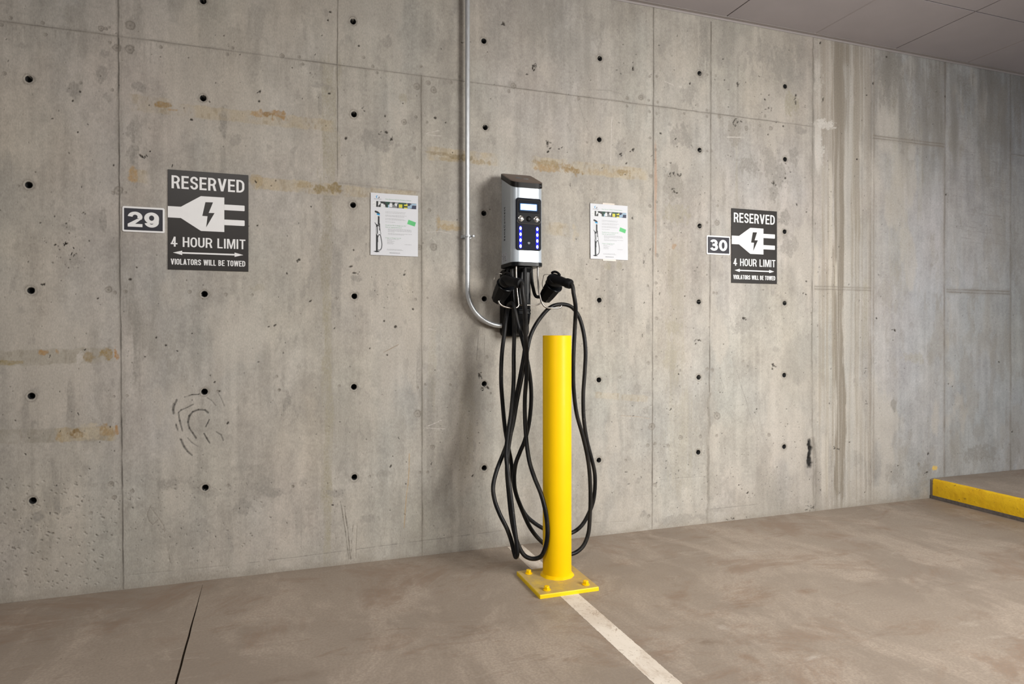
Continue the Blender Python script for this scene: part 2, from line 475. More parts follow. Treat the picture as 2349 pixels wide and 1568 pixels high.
# water run with lime either side
for i, (u, v0, v1, hw, k, c) in enumerate([
        (1926, 95, 1170, 12, .90, (.54, .50, .44)), (1940, 100, 320, 10, .7, (.56, .53, .49)), (1918, 95, 430, 20, .60, (.66, .62, .57)), (1896, 90, 360, 18, .40, (.80, .74, .68)), (1965, 100, 560, 8, .65, (.68, .64, .58)), (1975, 105, 330, 5, .6, (.66, .62, .56)),
        (1956, 240, 640, 5, .6, (.70, .66, .58)), (1967, 480, 1000, 5, .45, (.74, .70, .62)), (1948, 150, 1120, 9, .45, (1.12, 1.16, 1.2)), (1905, 370, 700, 4, .65, (1.3, 1.28, 1.22)), (1898, 400, 1150, 3, .5, (.76, .71, .62)), (1887, 380, 900, 3, .5, (.76, .71, .62)),
        (1912, 560, 900, 3, .6, (.68, .63, .55)), (1917, 600, 700, 3, .7, (1.4, 1.38, 1.3)), (1893, 380, 620, 5, .5, (1.2, 1.2, 1.2)), (1875, 140, 200, 6, .6, (1.35, 1.35, 1.38)), (1877, 280, 400, 8, .75, (1.4, 1.4, 1.42)), (1872, 560, 680, 5, .5, (1.3, 1.26, 1.2)),
        (1893, 1000, 1160, 8, .55, (1.3, 1.28, 1.24)), (1911, 640, 1080, 2.5, .55, (.66, .62, .54)), (1985, 110, 400, 6, .4, (.82, .80, .78)), (1992, 150, 1130, 4, .35, (.78, .74, .70)), (1880, 640, 1000, 3, .4, (.75, .70, .62))]):
    c0, c1 = at(u, v0), at(u, v1)
    hx = (at(u + hw, v0).x - at(u - hw, v0).x) / 2
    w = window(c0.x, (c0.z + c1.z) / 2, hx * 2.5 + 0.02, (c0.z - c1.z) / 2 + 0.05)
    x, z = XX[w], ZZ[w]
    wob = hx * 0.9 * fbm(z * 2.0 + i * 7.3, z * 0 + i, 500 + i, 3)
    n = fbm(x * 160, z * 7, 530 + i, 3) + .5 * fbm(x * 60, z * 16, 532 + i, 3)
    m = sstep(1.1, 0.75, np.abs(x - c0.x + wob) / hx + 0.35 * n) * sstep(0, 0.10, z - c1.z + 0.1 * n) * sstep(0, 0.06, c0.z - z + 0.03)
    dye(k * m, c, w)
c0, c1 = at(1868, 600), at(2000, 600)
w = window((c0.x + c1.x) / 2, 1.37, (c1.x - c0.x) / 2, 1.37)
x, z = XX[w], ZZ[w]
n = fbm(x * 75 + .6 * fbm(z * 3, x * 6, 561, 2), z * .8, 560, 4)
edge = sstep(0, .03, x - c0.x) * sstep(0, .03, c1.x - x)
dye(.36 * edge * sstep(.10, .34, n), (.74, .70, .64), w)
dye(.38 * edge * sstep(.12, .36, -n), (1.20, 1.21, 1.22), w)
blot(1892, 284, 24, 10, .8, (1.4, 1.42, 1.46), rag=1.2, seed=70, fu=50, fv=60)
blot(1882, 340, 12, 34, .7, (1.3, 1.32, 1.36), rag=1.3, seed=71)
blot(1878, 190, 10, 40, .5, (1.3, 1.3, 1.3), rag=1.3, seed=72)
# rust red weep beside a joint
c0, c1 = at(1502, 300), at(1502, 620)
w = window(c0.x + .006, (c0.z + c1.z) / 2, .016, .35)
x, z = XX[w], ZZ[w]
dye(.6 * sstep(1, .3, np.abs(x - c0.x - .005 - .004 * fbm(z * 9, z * 0, 91, 2)) / (.009 * (0.6 + 1.2 * np.clip(fbm(z * 6, z * 0 + 3, 92, 3) + .3, 0, 1)))) * sstep(1.0, .8, np.abs(z - (c0.z + c1.z) / 2) / .33), (1.05, .70, .52), w)
# ochre hairline on the third bay
pts = [(939, 1040), (938, 1080), (936, 1110), (933, 1130), (930, 1165), (927, 1210)]


def stroke(pts, wid, k, c, seed=0, depth=0.0, gap=0.0):
    P = [at(*p) for p in pts]
    for a, b in zip(P[:-1], P[1:]):
        w = window((a.x + b.x) / 2, (a.z + b.z) / 2, abs(a.x - b.x) / 2 + wid * 2.5 + .008, abs(a.z - b.z) / 2 + wid * 2.5 + .008)
        x, z = XX[w], ZZ[w]
        if x.size == 0:
            continue
        dx, dz = b.x - a.x, b.z - a.z
        t = np.clip(((x - a.x) * dx + (z - a.z) * dz) / (dx * dx + dz * dz + 1e-9), 0, 1)
        n = fbm(x * 60, z * 60, 600 + seed, 3)
        d = np.sqrt((x - a.x - t * dx) ** 2 + (z - a.z - t * dz) ** 2)
        m = sstep(1.25, 0.4, d / wid + 0.5 * n)
        if gap:
            m = m * sstep(gap - .15, gap + .1, fbm(x * 25, z * 25, 650 + seed, 3) + .5)
        dye(k * m, c, w)
        YY[w] += depth * m


stroke(pts, .0022, .7, (1.0, .74, .42), 1)
for s_, (p, wd, k, c, gp) in enumerate([
        # curled scar left by plastic sheet against the form
        ([(470, 899), (455, 904), (440, 905), (423, 910)], .0030, .75, DEEP, .2), ([(405, 917), (400, 928), (397, 940), (400, 958), (404, 975), (408, 992), (415, 1008), (422, 1024), (430, 1035), (440, 1044)], .0040, .75, (.2, .2, .2), .25),
        ([(398, 925), (395, 940)], .0035, .6, (.3, .3, .3), 0), ([(443, 927), (430, 934), (415, 940), (409, 946), (412, 965), (418, 988)], .0034, .72, (.22, .22, .22), .1),
        ([(477, 946), (470, 940), (455, 939), (442, 944), (434, 954), (431, 968), (434, 982), (442, 993), (449, 1004)], .0042, .80, (.15, .15, .15), .1), ([(475, 912), (485, 918), (495, 930)], .0022, .6, (.3, .3, .3), .2), ([(500, 900), (508, 915), (514, 930)], .0020, .6, (.3, .3, .3), .3),
        ([(480, 962), (476, 970), (472, 978)], .0024, .8, DEEP, .2), ([(468, 994), (474, 1005), (481, 1016)], .0028, .8, DEEP, .1), ([(496, 990), (507, 997), (512, 1010)], .0022, .7, (.25, .25, .25), .35), ([(430, 1004), (440, 1015), (453, 1023)], .0022, .6, (.3, .3, .3), .2),
        # scratches, and faint reflected light painted as pale strokes
        ([(880, 808), (897, 799), (914, 790)], .0018, .6, (.55, .42, .28), 0), ([(980, 977), (998, 970), (1013, 963)], .0026, .6, PALE, .2), ([(980, 981), (1000, 982), (1020, 983)], .0024, .6, PALE, .25), ([(984, 753), (1000, 757)], .0026, .45, PALE, .2), ([(990, 748), (1008, 738)], .002, .3, PALE, .2), ([(978, 306), (1008, 299)], .0022, .45, PALE, .2), ([(982, 309), (1012, 312)], .0022, .4, PALE, .2),
        ([(1404, 268), (1403, 320), (1401, 370)], .0022, .55, PALE, .25), ([(1405, 272), (1403, 290)], .003, .6, PALE, 0), ([(1525, 187), (1545, 195), (1565, 200)], .0035, .55, PALE, .3), ([(1668, 314), (1700, 315)], .003, .6, PALE, .25),
        ([(1690, 850), (1700, 885), (1712, 920), (1722, 955), (1735, 995)], .0016, .5, (.4, .4, .4), .15), ([(1650, 860), (1660, 885), (1665, 905)], .0014, .4, (.4, .4, .4), .2), ([(345, 1160), (337, 1180), (342, 1195), (350, 1203), (362, 1192)], .002, .45, (.45, .42, .38), .1), ([(345, 1163), (365, 1190), (375, 1205), (380, 1235), (390, 1290)], .002, .4, (.5, .46, .42), .15),
        ([(780, 1146), (786, 1180), (792, 1220), (797, 1260), (800, 1282)], .003, .6, (.4, .39, .36), .3), ([(786, 1150), (793, 1190), (800, 1240), (803, 1280)], .0025, .65, (.4, .39, .36), .3), ([(790, 1165), (797, 1210), (804, 1284)], .002, .6, (.45, .43, .4), .25), ([(811, 1190), (806, 1240), (805, 1282)], .0026, .6, (.45, .43, .4), .3), ([(819, 1200), (817, 1245), (816, 1280)], .0018, .5, (.45, .43, .4), .3),
        ([(1097, 758), (1095, 800), (1093, 825)], .002, .55, (.35, .35, .35), .25), ([(1110, 770), (1112, 830)], .0016, .4, (.4, .4, .4), .2), ([(1327, 235), (1338, 270), (1347, 295)], .0022, .45, DARK, .2), ([(1350, 205), (1400, 207), (1425, 215)], .003, .4, DARK, .2),
        ([(1000, 555), (990, 545), (985, 552)], .0018, .3, PALE, .1), ([(978, 532), (1010, 530), (1040, 536)], .002, .45, PALE, .2), ([(1425, 953), (1460, 955), (1490, 960)], .002, .4, (.9, .7, .55), .2), ([(1510, 1101), (1560, 1096), (1620, 1092)], .0016, .35, DARK, .2), ([(1455, 1137), (1500, 1132)], .0016, .3, DARK, .2),
        ([(560, 1292), (700, 1275), (830, 1258), (968, 1240), (1150, 1217)], .0017, .55, (.4, .4, .4), .3), ([(300, 1318), (420, 1307), (520, 1297)], .0018, .35, DARK, .3), ([(1630, 1168), (1750, 1155)], .0018, .5, (.42, .42, .42), .35), ([(1340, 1200), (1440, 1195)], .0016, .35, DARK, .3)]):
    stroke(p, wd, k, c, s_, 0.001, gp)
# saw marks on the right hand bay
for i in range(150):
    u, v = 2185 + 125 * rng.random(), 230 + 330 * rng.random() ** 0.8
    stroke([(u, v), (u + 10 + 26 * rng.random(), v + 3 + 3 * rng.random())], .0022, .20 + .25 * rng.random(), (.66, .66, .68), i)
# fine dark drips under the pour joint
for i in range(260):
    u = 1870 * rng.random()
    v = 50 + .13 * u + 1 + 5 * rng.random()
    stroke([(u, v), (u + 1 - 2 * rng.random(), v + 6 + 44 * rng.random() ** 2)], .0018 + .002 * rng.random(), .05 + .20 * rng.random() ** 1.5, (.55, .54, .53), i % 40)

# ---- joints of the formwork: raised fins with a dirty edge


def vjoint(pts, wid, k, fin=0.0018, halo=0.012, hk=.35, rough=0.002, seed=0, c=(.28, .26, .24)):
    P = [at(*p) for p in pts]
    zs, xs_ = [p.z for p in P][::-1], [p.x for p in P][::-1]
    w = window((min(xs_) + max(xs_)) / 2, (zs[0] + zs[-1]) / 2, (max(xs_) - min(xs_)) / 2 + .05, (zs[-1] - zs[0]) / 2)
    x, z = XX[w], ZZ[w]
    xc = np.interp(z, zs, xs_) + rough * fbm(z * 14, z * 0 + seed, 700 + seed, 4)
    d = np.abs(x - xc)
    n = fbm(x * 50, z * 9, 720 + seed, 3)
    dye(hk * sstep(1.1, 0, d / halo + .6 * n) * np.clip(.6 + 1.3 * fbm(z * 3.1, z * 0 + seed, 730 + seed, 3), .1, 1), (.66, .65, .63), w)
    m = sstep(1.2, .35, d / wid + .35 * n)
    dye(k * m * np.clip(.75 + .8 * fbm(z * 11, z * 0, 740 + seed, 3), .3, 1), c, w)
    YY[w] -= fin * m


def hjoint(pts, wid, k, fin=0.0018, halo=0.012, hk=.3, seed=0, c=(.30, .28, .26)):
    P = [at(*p) for p in pts]
    xs_, zs = [p.x for p in P], [p.z for p in P]
    w = window((xs_[0] + xs_[-1]) / 2, (min(zs) + max(zs)) / 2, (xs_[-1] - xs_[0]) / 2, (max(zs) - min(zs)) / 2 + .04)
    x, z = XX[w], ZZ[w]
    zc = np.interp(x, xs_, zs) + .0015 * fbm(x * 16, x * 0 + seed, 760 + seed, 4)
    d = np.abs(z - zc)
    n = fbm(x * 14, z * 40, 780 + seed, 3)
    dye(hk * sstep(1.1, 0, d / halo + .6 * n), (.66, .65, .63), w)
    m = sstep(1.2, .35, d / wid + .35 * n)
    dye(k * m * np.clip(.75 + .9 * fbm(x * 9, x * 0, 790 + seed, 3), .25, 1), c, w)
    YY[w] -= fin * m


vjoint([(272, -30), (274, 400), (278, 800), (284, 1350)], .0030, .90, halo=.016, hk=.5, seed=1, c=(.24, .23, .22))
vjoint([(776, -30), (774, 150), (775, 405)], .0020, .80, seed=2)
vjoint([(967, 172), (968, 600), (969, 1275)], .0036, .70, halo=.018, hk=.45, seed=3, c=(.36, .34, .31))
vjoint([(1499, 10), (1499, 300), (1497, 800), (1496, 1212)], .0032, .92, halo=.012, seed=4)
vjoint([(1631, 50), (1630, 500), (1627, 900)], .0036, .85, halo=.014, seed=5)
vjoint([(1627, 900), (1625, 1050), (1625, 1200)], .0085, .55, rough=.012, halo=.03, hk=.3, seed=6, c=(.45, .43, .40))
vjoint([(1865, 75), (1864, 500), (1862, 800), (1866, 1170)], .0060, .65, rough=.006, halo=.02, seed=7, c=(.38, .36, .33))
vjoint([(1866, 1000), (1872, 1060), (1870, 1170)], .010, .5, rough=.012, halo=.03, seed=8, c=(.42, .40, .37))
for du, sd in ((-3, 9), (4, 10)):
    vjoint([(2001 + du, 100), (2000 + du, 600), (2000 + du, 1150)], .0045, .50, halo=.016, hk=.3, seed=sd, c=(.52, .46, .42))
vjoint([(2168, 140), (2166, 600), (2166, 1100)], .0095, .60, halo=.035, hk=.35, seed=11, c=(.46, .42, .40))
vjoint([(2318, 160), (2318, 600), (2318, 1080)], .0095, .60, halo=.03, hk=.3, seed=12, c=(.46, .43, .41))
vjoint([(250 / 2.936 - 21, 80), (63, 300), (70, 1330)], .0016, .18, fin=0, halo=.01, hk=.1, seed=13, c=(1.3, 1.28, 1.24))
hjoint([(-60, 40.2), (300, 87), (775, 149), (1100, 191), (1500, 243), (1866, 290.6)], .0019, .85, halo=.010, hk=.40, seed=1)
for dv, sd in ((-2, 2), (4, 3)):
    hjoint([(2003, 313 + dv), (2166, 333 + dv)], .0042, .6, halo=.02, seed=sd, c=(.50, .45, .41))
    hjoint([(1868, 658 + dv), (1998, 662 + dv)], .0034, .5, halo=.014, seed=sd + 2, c=(.52, .48, .43))
    hjoint([(2170, 665 + dv), (2316, 670 + dv)], .0042, .6, halo=.02, seed=sd + 4, c=(.48, .44, .41))
hjoint([(2320, 354), (2349, 358), (2390, 364)], .006, .5, seed=8)
hjoint([(776, 419), (880, 430), (962, 440)], .0016, .4, fin=0, seed=9)
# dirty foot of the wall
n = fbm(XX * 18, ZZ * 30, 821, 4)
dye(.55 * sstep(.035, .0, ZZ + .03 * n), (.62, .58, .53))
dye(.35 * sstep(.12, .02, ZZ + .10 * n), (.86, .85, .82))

# ---- pits


def pit(x0, z0, r, k=.85, asp=1.0, ang=0.0, deep=.003, c=(.12, .11, .10), halo=0.0):
    rr = max(r, .0013)
    R_ = rr * max(asp, 1) * 2.6 + halo * 2
    w = window(x0, z0, R_ + .006, R_ + .006)
    x, z = XX[w] - x0, ZZ[w] - z0
    if x.size == 0:
        return
    ca, sa = math.cos(ang), math.sin(ang)
    a, b = (x * ca + z * sa) / (rr * asp), (-x * sa + z * ca) / rr
    q = np.sqrt(a * a + b * b) + .45 * fbm(XX[w] * 180, ZZ[w] * 180, 850, 2)
    if halo:
        dye(.45 * sstep(1, .3, np.sqrt(x * x + z * z) / (rr + halo) + .3 * fbm(XX[w] * 60, ZZ[w] * 60, 851, 2)), (.68, .67, .65), w)
    m = sstep(1.25, .55, q)
    dye(k * min(1, r / .0018) * m, c, w)
    YY[w] += deep * m


def scatter(n, u0, u1, v0, v1, rmin, rmax, kmin, kmax, aspmax=1.6, ang=None, skew=2.5):
    a, b = at(u0, (v0 + v1) / 2), at(u1, (v0 + v1) / 2)
    for i in range(n):
        u = u0 + (u1 - u0) * rng.random()
        v = v0 + (v1 - v0) * rng.random()
        p = at(u, v)
        if p.z < .02 or p.z > 2.7:
            continue
        r = .72 * (rmin + (rmax - rmin) * rng.random() ** skew)
        pit(p.x, p.z, r, kmin + (kmax - kmin) * rng.random(), 1 + (aspmax - 1) * rng.random(), ang if ang is not None else rng.random() * 3.14)


scatter(330, -20, 1150, 60, 1250, .0012, .0040, .4, .9)
scatter(230, 0, 275, 1090, 1350, .0015, .0048, .16, .42, 2.6, -0.5, 1.8)
scatter(110, 285, 640, 1080, 1320, .0012, .0036, .16, .42, 2.4, -0.4, 1.8)
scatter(40, 60, 200, 480, 620, .0012, .004, .5, .9)
scatter(90, 285, 800, 1100, 1260, .0012, .004, .3, .6, 2)
scatter(30, 850, 960, 620, 700, .0012, .0034, .7, .95)
scatter(70, 975, 1130, 900, 1230, .0012, .0035, .4, .8)
scatter(180, 1320, 1495, 420, 1180, .0014, .0036, .45, .9)
scatter(240, 1500, 1628, 330, 1180, .0014, .0040, .5, .95)
scatter(280, 1632, 1862, 260, 1140, .0014, .0042, .5, .95)
scatter(120, 1500, 1862, 1000, 1170, .0014, .0038, .4, .9)
scatter(60, 1500, 1862, 60, 300, .0014, .0040, .5, .95, 2)
scatter(110, 1870, 2000, 110, 1140, .0016, .0050, .35, .8, 2.4, 1.3)
scatter(110, 2003, 2165, 140, 1110, .0016, .0048, .3, .7, 1.8)
scatter(90, 2170, 2340, 200, 1060, .0016, .0050, .3, .7, 1.8)
scatter(90, 1230, 1500, 30, 360, .0012, .0034, .3, .8)
scatter(260, -20, 2340, 0, 1350, .0010, .0026, .25, .6)
# the ones one notices: u, v, radius px, aspect, angle
for (u, v, r, asp, ang) in [
        (183, 210, 3, 1.7, -.7), (166, 231, 3, 1.5, 1), (178, 303, 2.5, 1.2, 1), (230, 174, 2, 1, 0), (342, 241, 2, 1.3, 1), (439, 274, 3.4, 1.6, -.7), (324, 358, 3.6, 3.2, -.7), (344, 347, 2.6, 1.4, 1), (260, 379, 2.6, 1.6, 1.4),
        (98, 652, 3, 1.8, .8), (126, 561, 2.6, 2.2, .6), (152, 558, 2.6, 2.2, .4), (204, 552, 2.2, 1.8, -.7), (298, 640, 4.6, 1.2, 0), (224, 684, 2.4, 2, .7), (313, 613, 2.6, 1.5, -.7), (380, 792, 3.6, 1.1, 0), (358, 774, 2.6, 1.5, 1), (332, 818, 2.4, 1.2, 0),
        (596, 209, 3.2, 1.6, 1), (594, 232, 3.4, 1.1, 0), (711, 167, 2, 1, 0), (755, 214, 3.5, 1.5, .5), (793, 317, 4.5, 1.4, 1.2), (886, 303, 4.2, 1.6, -.4), (898, 319, 4, 1.5, -.7), (823, 105, 3, 1.4, 0), (924, 237, 2.4, 1.3, 0), (883, 266, 2.6, 1.6, 1.5), (998, 270, 4.6, 1.2, 0), (1022, 281, 2.5, 1.5, 1), (1155, 54, 4.6, 2.0, -1),
        (757, 27, 3.4, 1.4, 0), (752, 46, 3, 1, 0), (686, 595, 4.2, 1.2, 0), (682, 597, 2.6, 2, .5), (590, 517, 2.4, 1.6, .5), (658, 627, 3, 1.6, -1.2), (804, 611, 3, 2.4, .3), (813, 626, 3.2, 2.4, 0), (712, 690, 2.6, 2.8, .6), (811, 573, 2.6, 1.4, -1), (907, 749, 5, 1.2, .9), (881, 736, 3, 1.2, 1.4), (888, 814, 2.6, 1.4, -1), (630, 746, 2.6, 2.5, .7), (616, 749, 1.8, 2.2, .3), (947, 709, 3.2, 1.5, -.9), (927, 630, 3.2, 1.5, 1), (848, 799, 2, 2, 1),
        (896, 1069, 3, 2.2, 1.1), (763, 1158, 3, 1.6, -.4), (1084, 1091, 2.4, 2.4, 1), (1100, 860, 4.2, 2.2, -1.1), (1119, 889, 4.2, 1.8, -.8), (1106, 890, 2.4, 2.6, 0), (522, 970, 3.4, 1.8, .9), (503, 897, 2.8, 1.4, 0), (492, 876, 2.6, 1.8, .6),
        (1224, 150, 3.2, 2.8, 0), (1225, 160, 3, 2, 1), (1222, 155, 2.4, 3.2, 1.5), (1257, 327, 3, 2.6, 1.4), (1262, 340, 2.6, 2.2, .6), (1256, 348, 2.6, 1.6, 1), (1452, 157, 3, 2.4, 1.6), (1452, 342, 3, 2.4, .7), (1446, 347, 2, 1.6, .5), (1423, 353, 3, 1.6, .5), (1437, 374, 2.4, 2, 1), (1516, 306, 3.2, 1.6, -.4), (1583, 191, 3, 1.8, 1.3), (1662, 183, 2, 2, 1.5), (1692, 191, 3.6, 1.8, 1.4), (1693, 196, 2, 1.4, 0),
        (1826, 218, 3.6, 1.5, 1.5), (1826, 236, 2.6, 3.4, 1.5), (1755, 228, 3, 1.6, -.8), (1763, 247, 2.2, 2, 1.5), (1797, 289, 3.2, 1.2, 0), (1685, 276, 2.4, 3, 1), (1692, 280, 2.4, 2.6, .9), (1700, 278, 2.4, 2.2, -.6), (1687, 289, 2.4, 1.6, 1), (1775, 419, 3.6, 1.7, 1.4), (1780, 424, 2.6, 1.3, 0), (1802, 408, 4, 1.2, .7), (1828, 469, 3.2, 1.8, -.9), (1850, 486, 2.6, 1.2, 0), (1762, 308, 2, 2, 1.4),
        (1537, 398, 2.6, 2.8, 1.2), (1546, 397, 2.4, 3, 1.5), (1555, 400, 2.4, 2.6, -.9), (1548, 440, 3, 1.8, -.8), (1543, 433, 2.4, 1.6, -.9), (1553, 442, 2.4, 1.5, .3), (1550, 318, 2.4, 2.4, .8), (1706, 730, 4.2, 1.7, -.3), (1711, 733, 2.6, 1.5, .5), (1603, 780, 3, 1.5, .7), (1596, 788, 2.4, 2, .6), (1774, 836, 3.8, 1.4, 1.5), (1772, 846, 3, 1.2, 0), (1777, 838, 2, 1, 0), (1850, 645, 3.2, 1.6, -.5), (1843, 672, 2.6, 1.3, .4), (1849, 675, 2.4, 1.3, -.4), (1557, 858, 2.4, 1.8, -.8), (1571, 679, 2.2, 1.4, .8),
        (1715, 1130, 3.2, 2, .6), (1695, 1112, 2.2, 1.4, 1), (1528, 1057, 2, 1, 0), (1736, 938, 2.4, 1.3, .4), (1807, 972, 2, 1.6, 1.4), (1783, 1071, 2, 1, 0), (1857, 1099, 2, 1.4, 1), (2053, 757, 4.2, 1.5, -.7), (2011, 730, 3, 1.5, -.9), (2034, 130, 4, 1.1, 0), (2003, 191, 3, 2, 1.5), (1888, 229, 2.6, 2.6, 1.3), (1882, 98, 3, 2, 1), (1988, 218, 2.4, 1.6, .3), (1966, 365, 3.4, 1.2, 0), (2129, 1040, 3.4, 2, 1.2), (2127, 1083, 4, 1.3, .2), (2168, 221, 2.6, 2, 1.5), (2170, 446, 3.4, 1.4, .5), (2292, 830, 2.6, 1.8, -.8), (2176, 880, 2.4, 1.2, 0), (2185, 886, 2.2, 1.4, 1), (1914, 1029, 2.4, 1.4, 0), (1921, 1029, 2.2, 1.2, 0), (1949, 1014, 2.4, 1.4, 0), (2060, 1068, 2.4, 1.2, 0), (2045, 1082, 2.4, 1, 0), (1878, 1100, 2, 1, 0),
        (2322, 990, 3, 1.4, .5)]:
    p = at(u, v)
    s = (at(u, v - 1).z - at(u, v + 1).z) / 2
    pit(p.x, p.z, r * s * .60, .95, asp, ang, deep=.004, halo=.004)
# small irregular voids where the mix did not close
def squiggle(u, v, ru, rv, n_, wid=.0014):
    for q in range(n_):
        a = (u + ru * (2 * rng.random() - 1), v + rv * (2 * rng.random() - 1))
        pts_, ang = [a], 6.28 * rng.random()
        for k_ in range(int(1 + 3 * rng.random())):
            ang += 1.2 * (2 * rng.random() - 1)
            l_ = 1.0 + 2.2 * rng.random()
            pts_.append((pts_[-1][0] + l_ * math.cos(ang) * .8, pts_[-1][1] + l_ * math.sin(ang)))
        stroke(pts_, wid * (.7 + .7 * rng.random()), .95, (.07, .065, .06), q, .004)


for a in [(1225, 155, 6, 8, 5), (1212, 168, 10, 3, 2), (1257, 330, 4, 10, 6), (1258, 348, 2, 4, 2), (1283, 340, 6, 5, 3), (1548, 400, 16, 7, 9), (1548, 438, 9, 8, 5), (1692, 277, 12, 8, 8), (1687, 290, 4, 5, 2), (1775, 420, 4, 5, 4), (1425, 352, 3, 6, 3), (1448, 345, 5, 4, 2), (1536, 374, 3, 3, 2), (1516, 306, 4, 2, 2), (1707, 731, 5, 3, 3), (1600, 784, 6, 6, 4), (1774, 840, 5, 8, 6), (1452, 156, 2, 5, 3), (1693, 192, 2, 6, 3), (1826, 228, 1, 10, 4),
          (1117, 292, 10, 5, 4), (870, 305, 3, 3, 2), (898, 318, 4, 4, 3), (820, 628, 6, 4, 3), (685, 597, 4, 3, 2), (98, 652, 4, 3, 3), (150, 557, 10, 3, 4), (172, 580, 8, 10, 3), (438, 274, 2, 3, 2), (596, 210, 3, 4, 2), (330, 359, 6, 5, 5), (1106, 890, 8, 4, 4), (1100, 858, 3, 5, 3), (1155, 54, 2, 4, 2), (1844, 240, 3, 6, 2), (1887, 230, 3, 6, 3), (2128, 1040, 3, 4, 3), (2126, 1084, 3, 3, 3), (1921, 1029, 6, 2, 3), (2052, 757, 3, 2, 2), (1720, 1190, 60, 3, 8), (1862, 1165, 16, 5, 10), (1878, 1100, 5, 30, 5), (1985, 880, 3, 60, 6), (1760, 250, 12, 8, 4)]:
    squiggle(*a)
for i in range(70):
    squiggle(1310 + 540 * rng.random(), 120 + 1000 * rng.random(), 3, 3, 1, .0012)
for i in range(50):
    squiggle(1150 * rng.random(), 80 + 1100 * rng.random(), 3, 3, 1, .0011)
# a dab of stray yellow paint above the walk
blot(2143, 1073, 7, 6, .85, (1.75, 1.25, .25), rag=.6, seed=77)
# honeycombed slot near the tall stain
for a, b, r in (((1856, 1013), (1858, 1030), 3.6), ((1858, 1030), (1856, 1048), 3.0), ((1856, 1048), (1857, 1056), 2.6), ((1857, 1056), (1857, 1066), 4.6)):
    stroke([a, b], r * .0031 * 1.5, 1.0, (.022, .020, .019), 5, .003)  # near-black colour paints the shade of a slot with hardly any depth
# round nail dimples beside the joints: grey, shallow
for (u, v, r) in [(243, 66, 4), (250, 62, 3), (299, 58, 10), (232, 65, 6), (298, 113, 9), (268, 110, 8), (98, 52, 4), (104, 79, 4), (252, 97, 3.5), (369, 108, 3.5), (534, 110, 3), (521, 124, 3.5), (647, 128, 5), (686, 130, 3.5), (694, 147, 3.5), (24, 41, 4), (3, 57, 4), (10, 168, 4), (185, 190, 3), (257, 206, 3.5), (43, 426, 3), (272, 437, 9), (260, 442, 4), (288, 441, 3),
                   (249, 664, 7), (263, 671, 4), (287, 668, 4), (435, 669, 4), (518, 675, 4), (578, 676, 3), (261, 909, 3), (291, 907, 3), (255, 1109, 6), (262, 1140, 5), (303, 1126, 4), (208, 1176, 4), (499, 897, 3), (523, 1113, 3.5), (672, 1116, 2.5), (641, 894, 3), (635, 863, 3), (640, 894, 3), (778, 885, 3), (771, 684, 3), (848, 1092, 3), (672, 1115, 3),
                   (834, 132, 3.5), (855, 152, 3.5), (865, 167, 3), (966, 152, 3), (956, 198, 7), (995, 206, 7), (982, 190, 5), (1034, 189, 4), (927, 280, 6), (954, 268, 3.5), (979, 280, 3), (950, 341, 4), (957, 407, 3), (985, 482, 4), (995, 566, 8), (962, 567, 6), (1054, 176, 3), (1167, 209, 4), (1178, 197, 6), (980, 683, 2.6), (953, 686, 3), (958, 948, 8), (958, 889, 3), (975, 882, 3), (1033, 882, 3), (992, 1025, 5), (963, 1083, 3), (981, 1083, 3.5), (1117, 818, 3.5), (1125, 901, 2.5), (1135, 1076, 2.6),
                   (1490, 175, 3), (1506, 175, 3), (1623, 171, 2.6), (1642, 173, 2.6), (1470, 223, 6), (1439, 225, 4), (1488, 230, 3), (1508, 234, 3), (1438, 243, 3), (1490, 256, 3), (1506, 260, 3), (1570, 260, 3), (1622, 252, 3), (1622, 267, 3), (1650, 267, 4), (1646, 532 - 60, 3), (1327, 226, 4), (1347, 326, 2.6), (1434, 328, 2.6), (1491, 316, 3), (1504, 343, 3), (1622, 346, 2.6), (1632, 346, 3), (1493, 404, 4), (1491, 472, 4), (1506, 463, 3), (1645, 511, 6), (1622, 510, 2.6), (1560, 499, 3), (1712, 294, 5), (1768, 294, 5), (1743, 288, 3), (1755, 266, 3),
                   (1507, 585, 4), (1505, 649, 3.5), (1486, 655, 3), (1506, 730, 3.5), (1487, 832, 4), (1505, 818, 3), (1622, 846, 4), (1634, 848, 4), (1560, 849, 3), (1422, 865, 3), (1486, 1021, 4), (1502, 1017, 4), (1561, 1003, 5), (1532, 1022, 4), (1607, 1000, 4), (1644, 999, 3.5), (1645, 953, 8), (1764, 997, 4), (1435, 1055, 3), (1495, 978, 8), (1488, 1183, 4), (1502, 1111, 4), (1715, 840, 3), (1705, 828, 3), (1644, 672, 3), (1637, 671, 3),
                   (2107, 1065, 4)]:
    p = at(u, v)
    s = (at(u, v - 1).z - at(u, v + 1).z) / 2
    R_ = r * s
    w = window(p.x, p.z, R_ * 1.6 + .005, R_ * 1.6 + .005)
    x, z = XX[w], ZZ[w]
    q = np.sqrt((x - p.x) ** 2 + (z - p.z) ** 2) / R_ + .3 * fbm(x * 120, z * 120, 861, 2)
    dye(.45 * sstep(1.15, .8, q), (.62, .60, .57), w)
    dye(.55 * sstep(.3, .0, np.abs(q - .95)), (.42, .40, .38), w)
    dye(.6 * sstep(.45, .1, q), (.40, .38, .36), w)
    YY[w] += .0015 * sstep(1.1, .5, q)

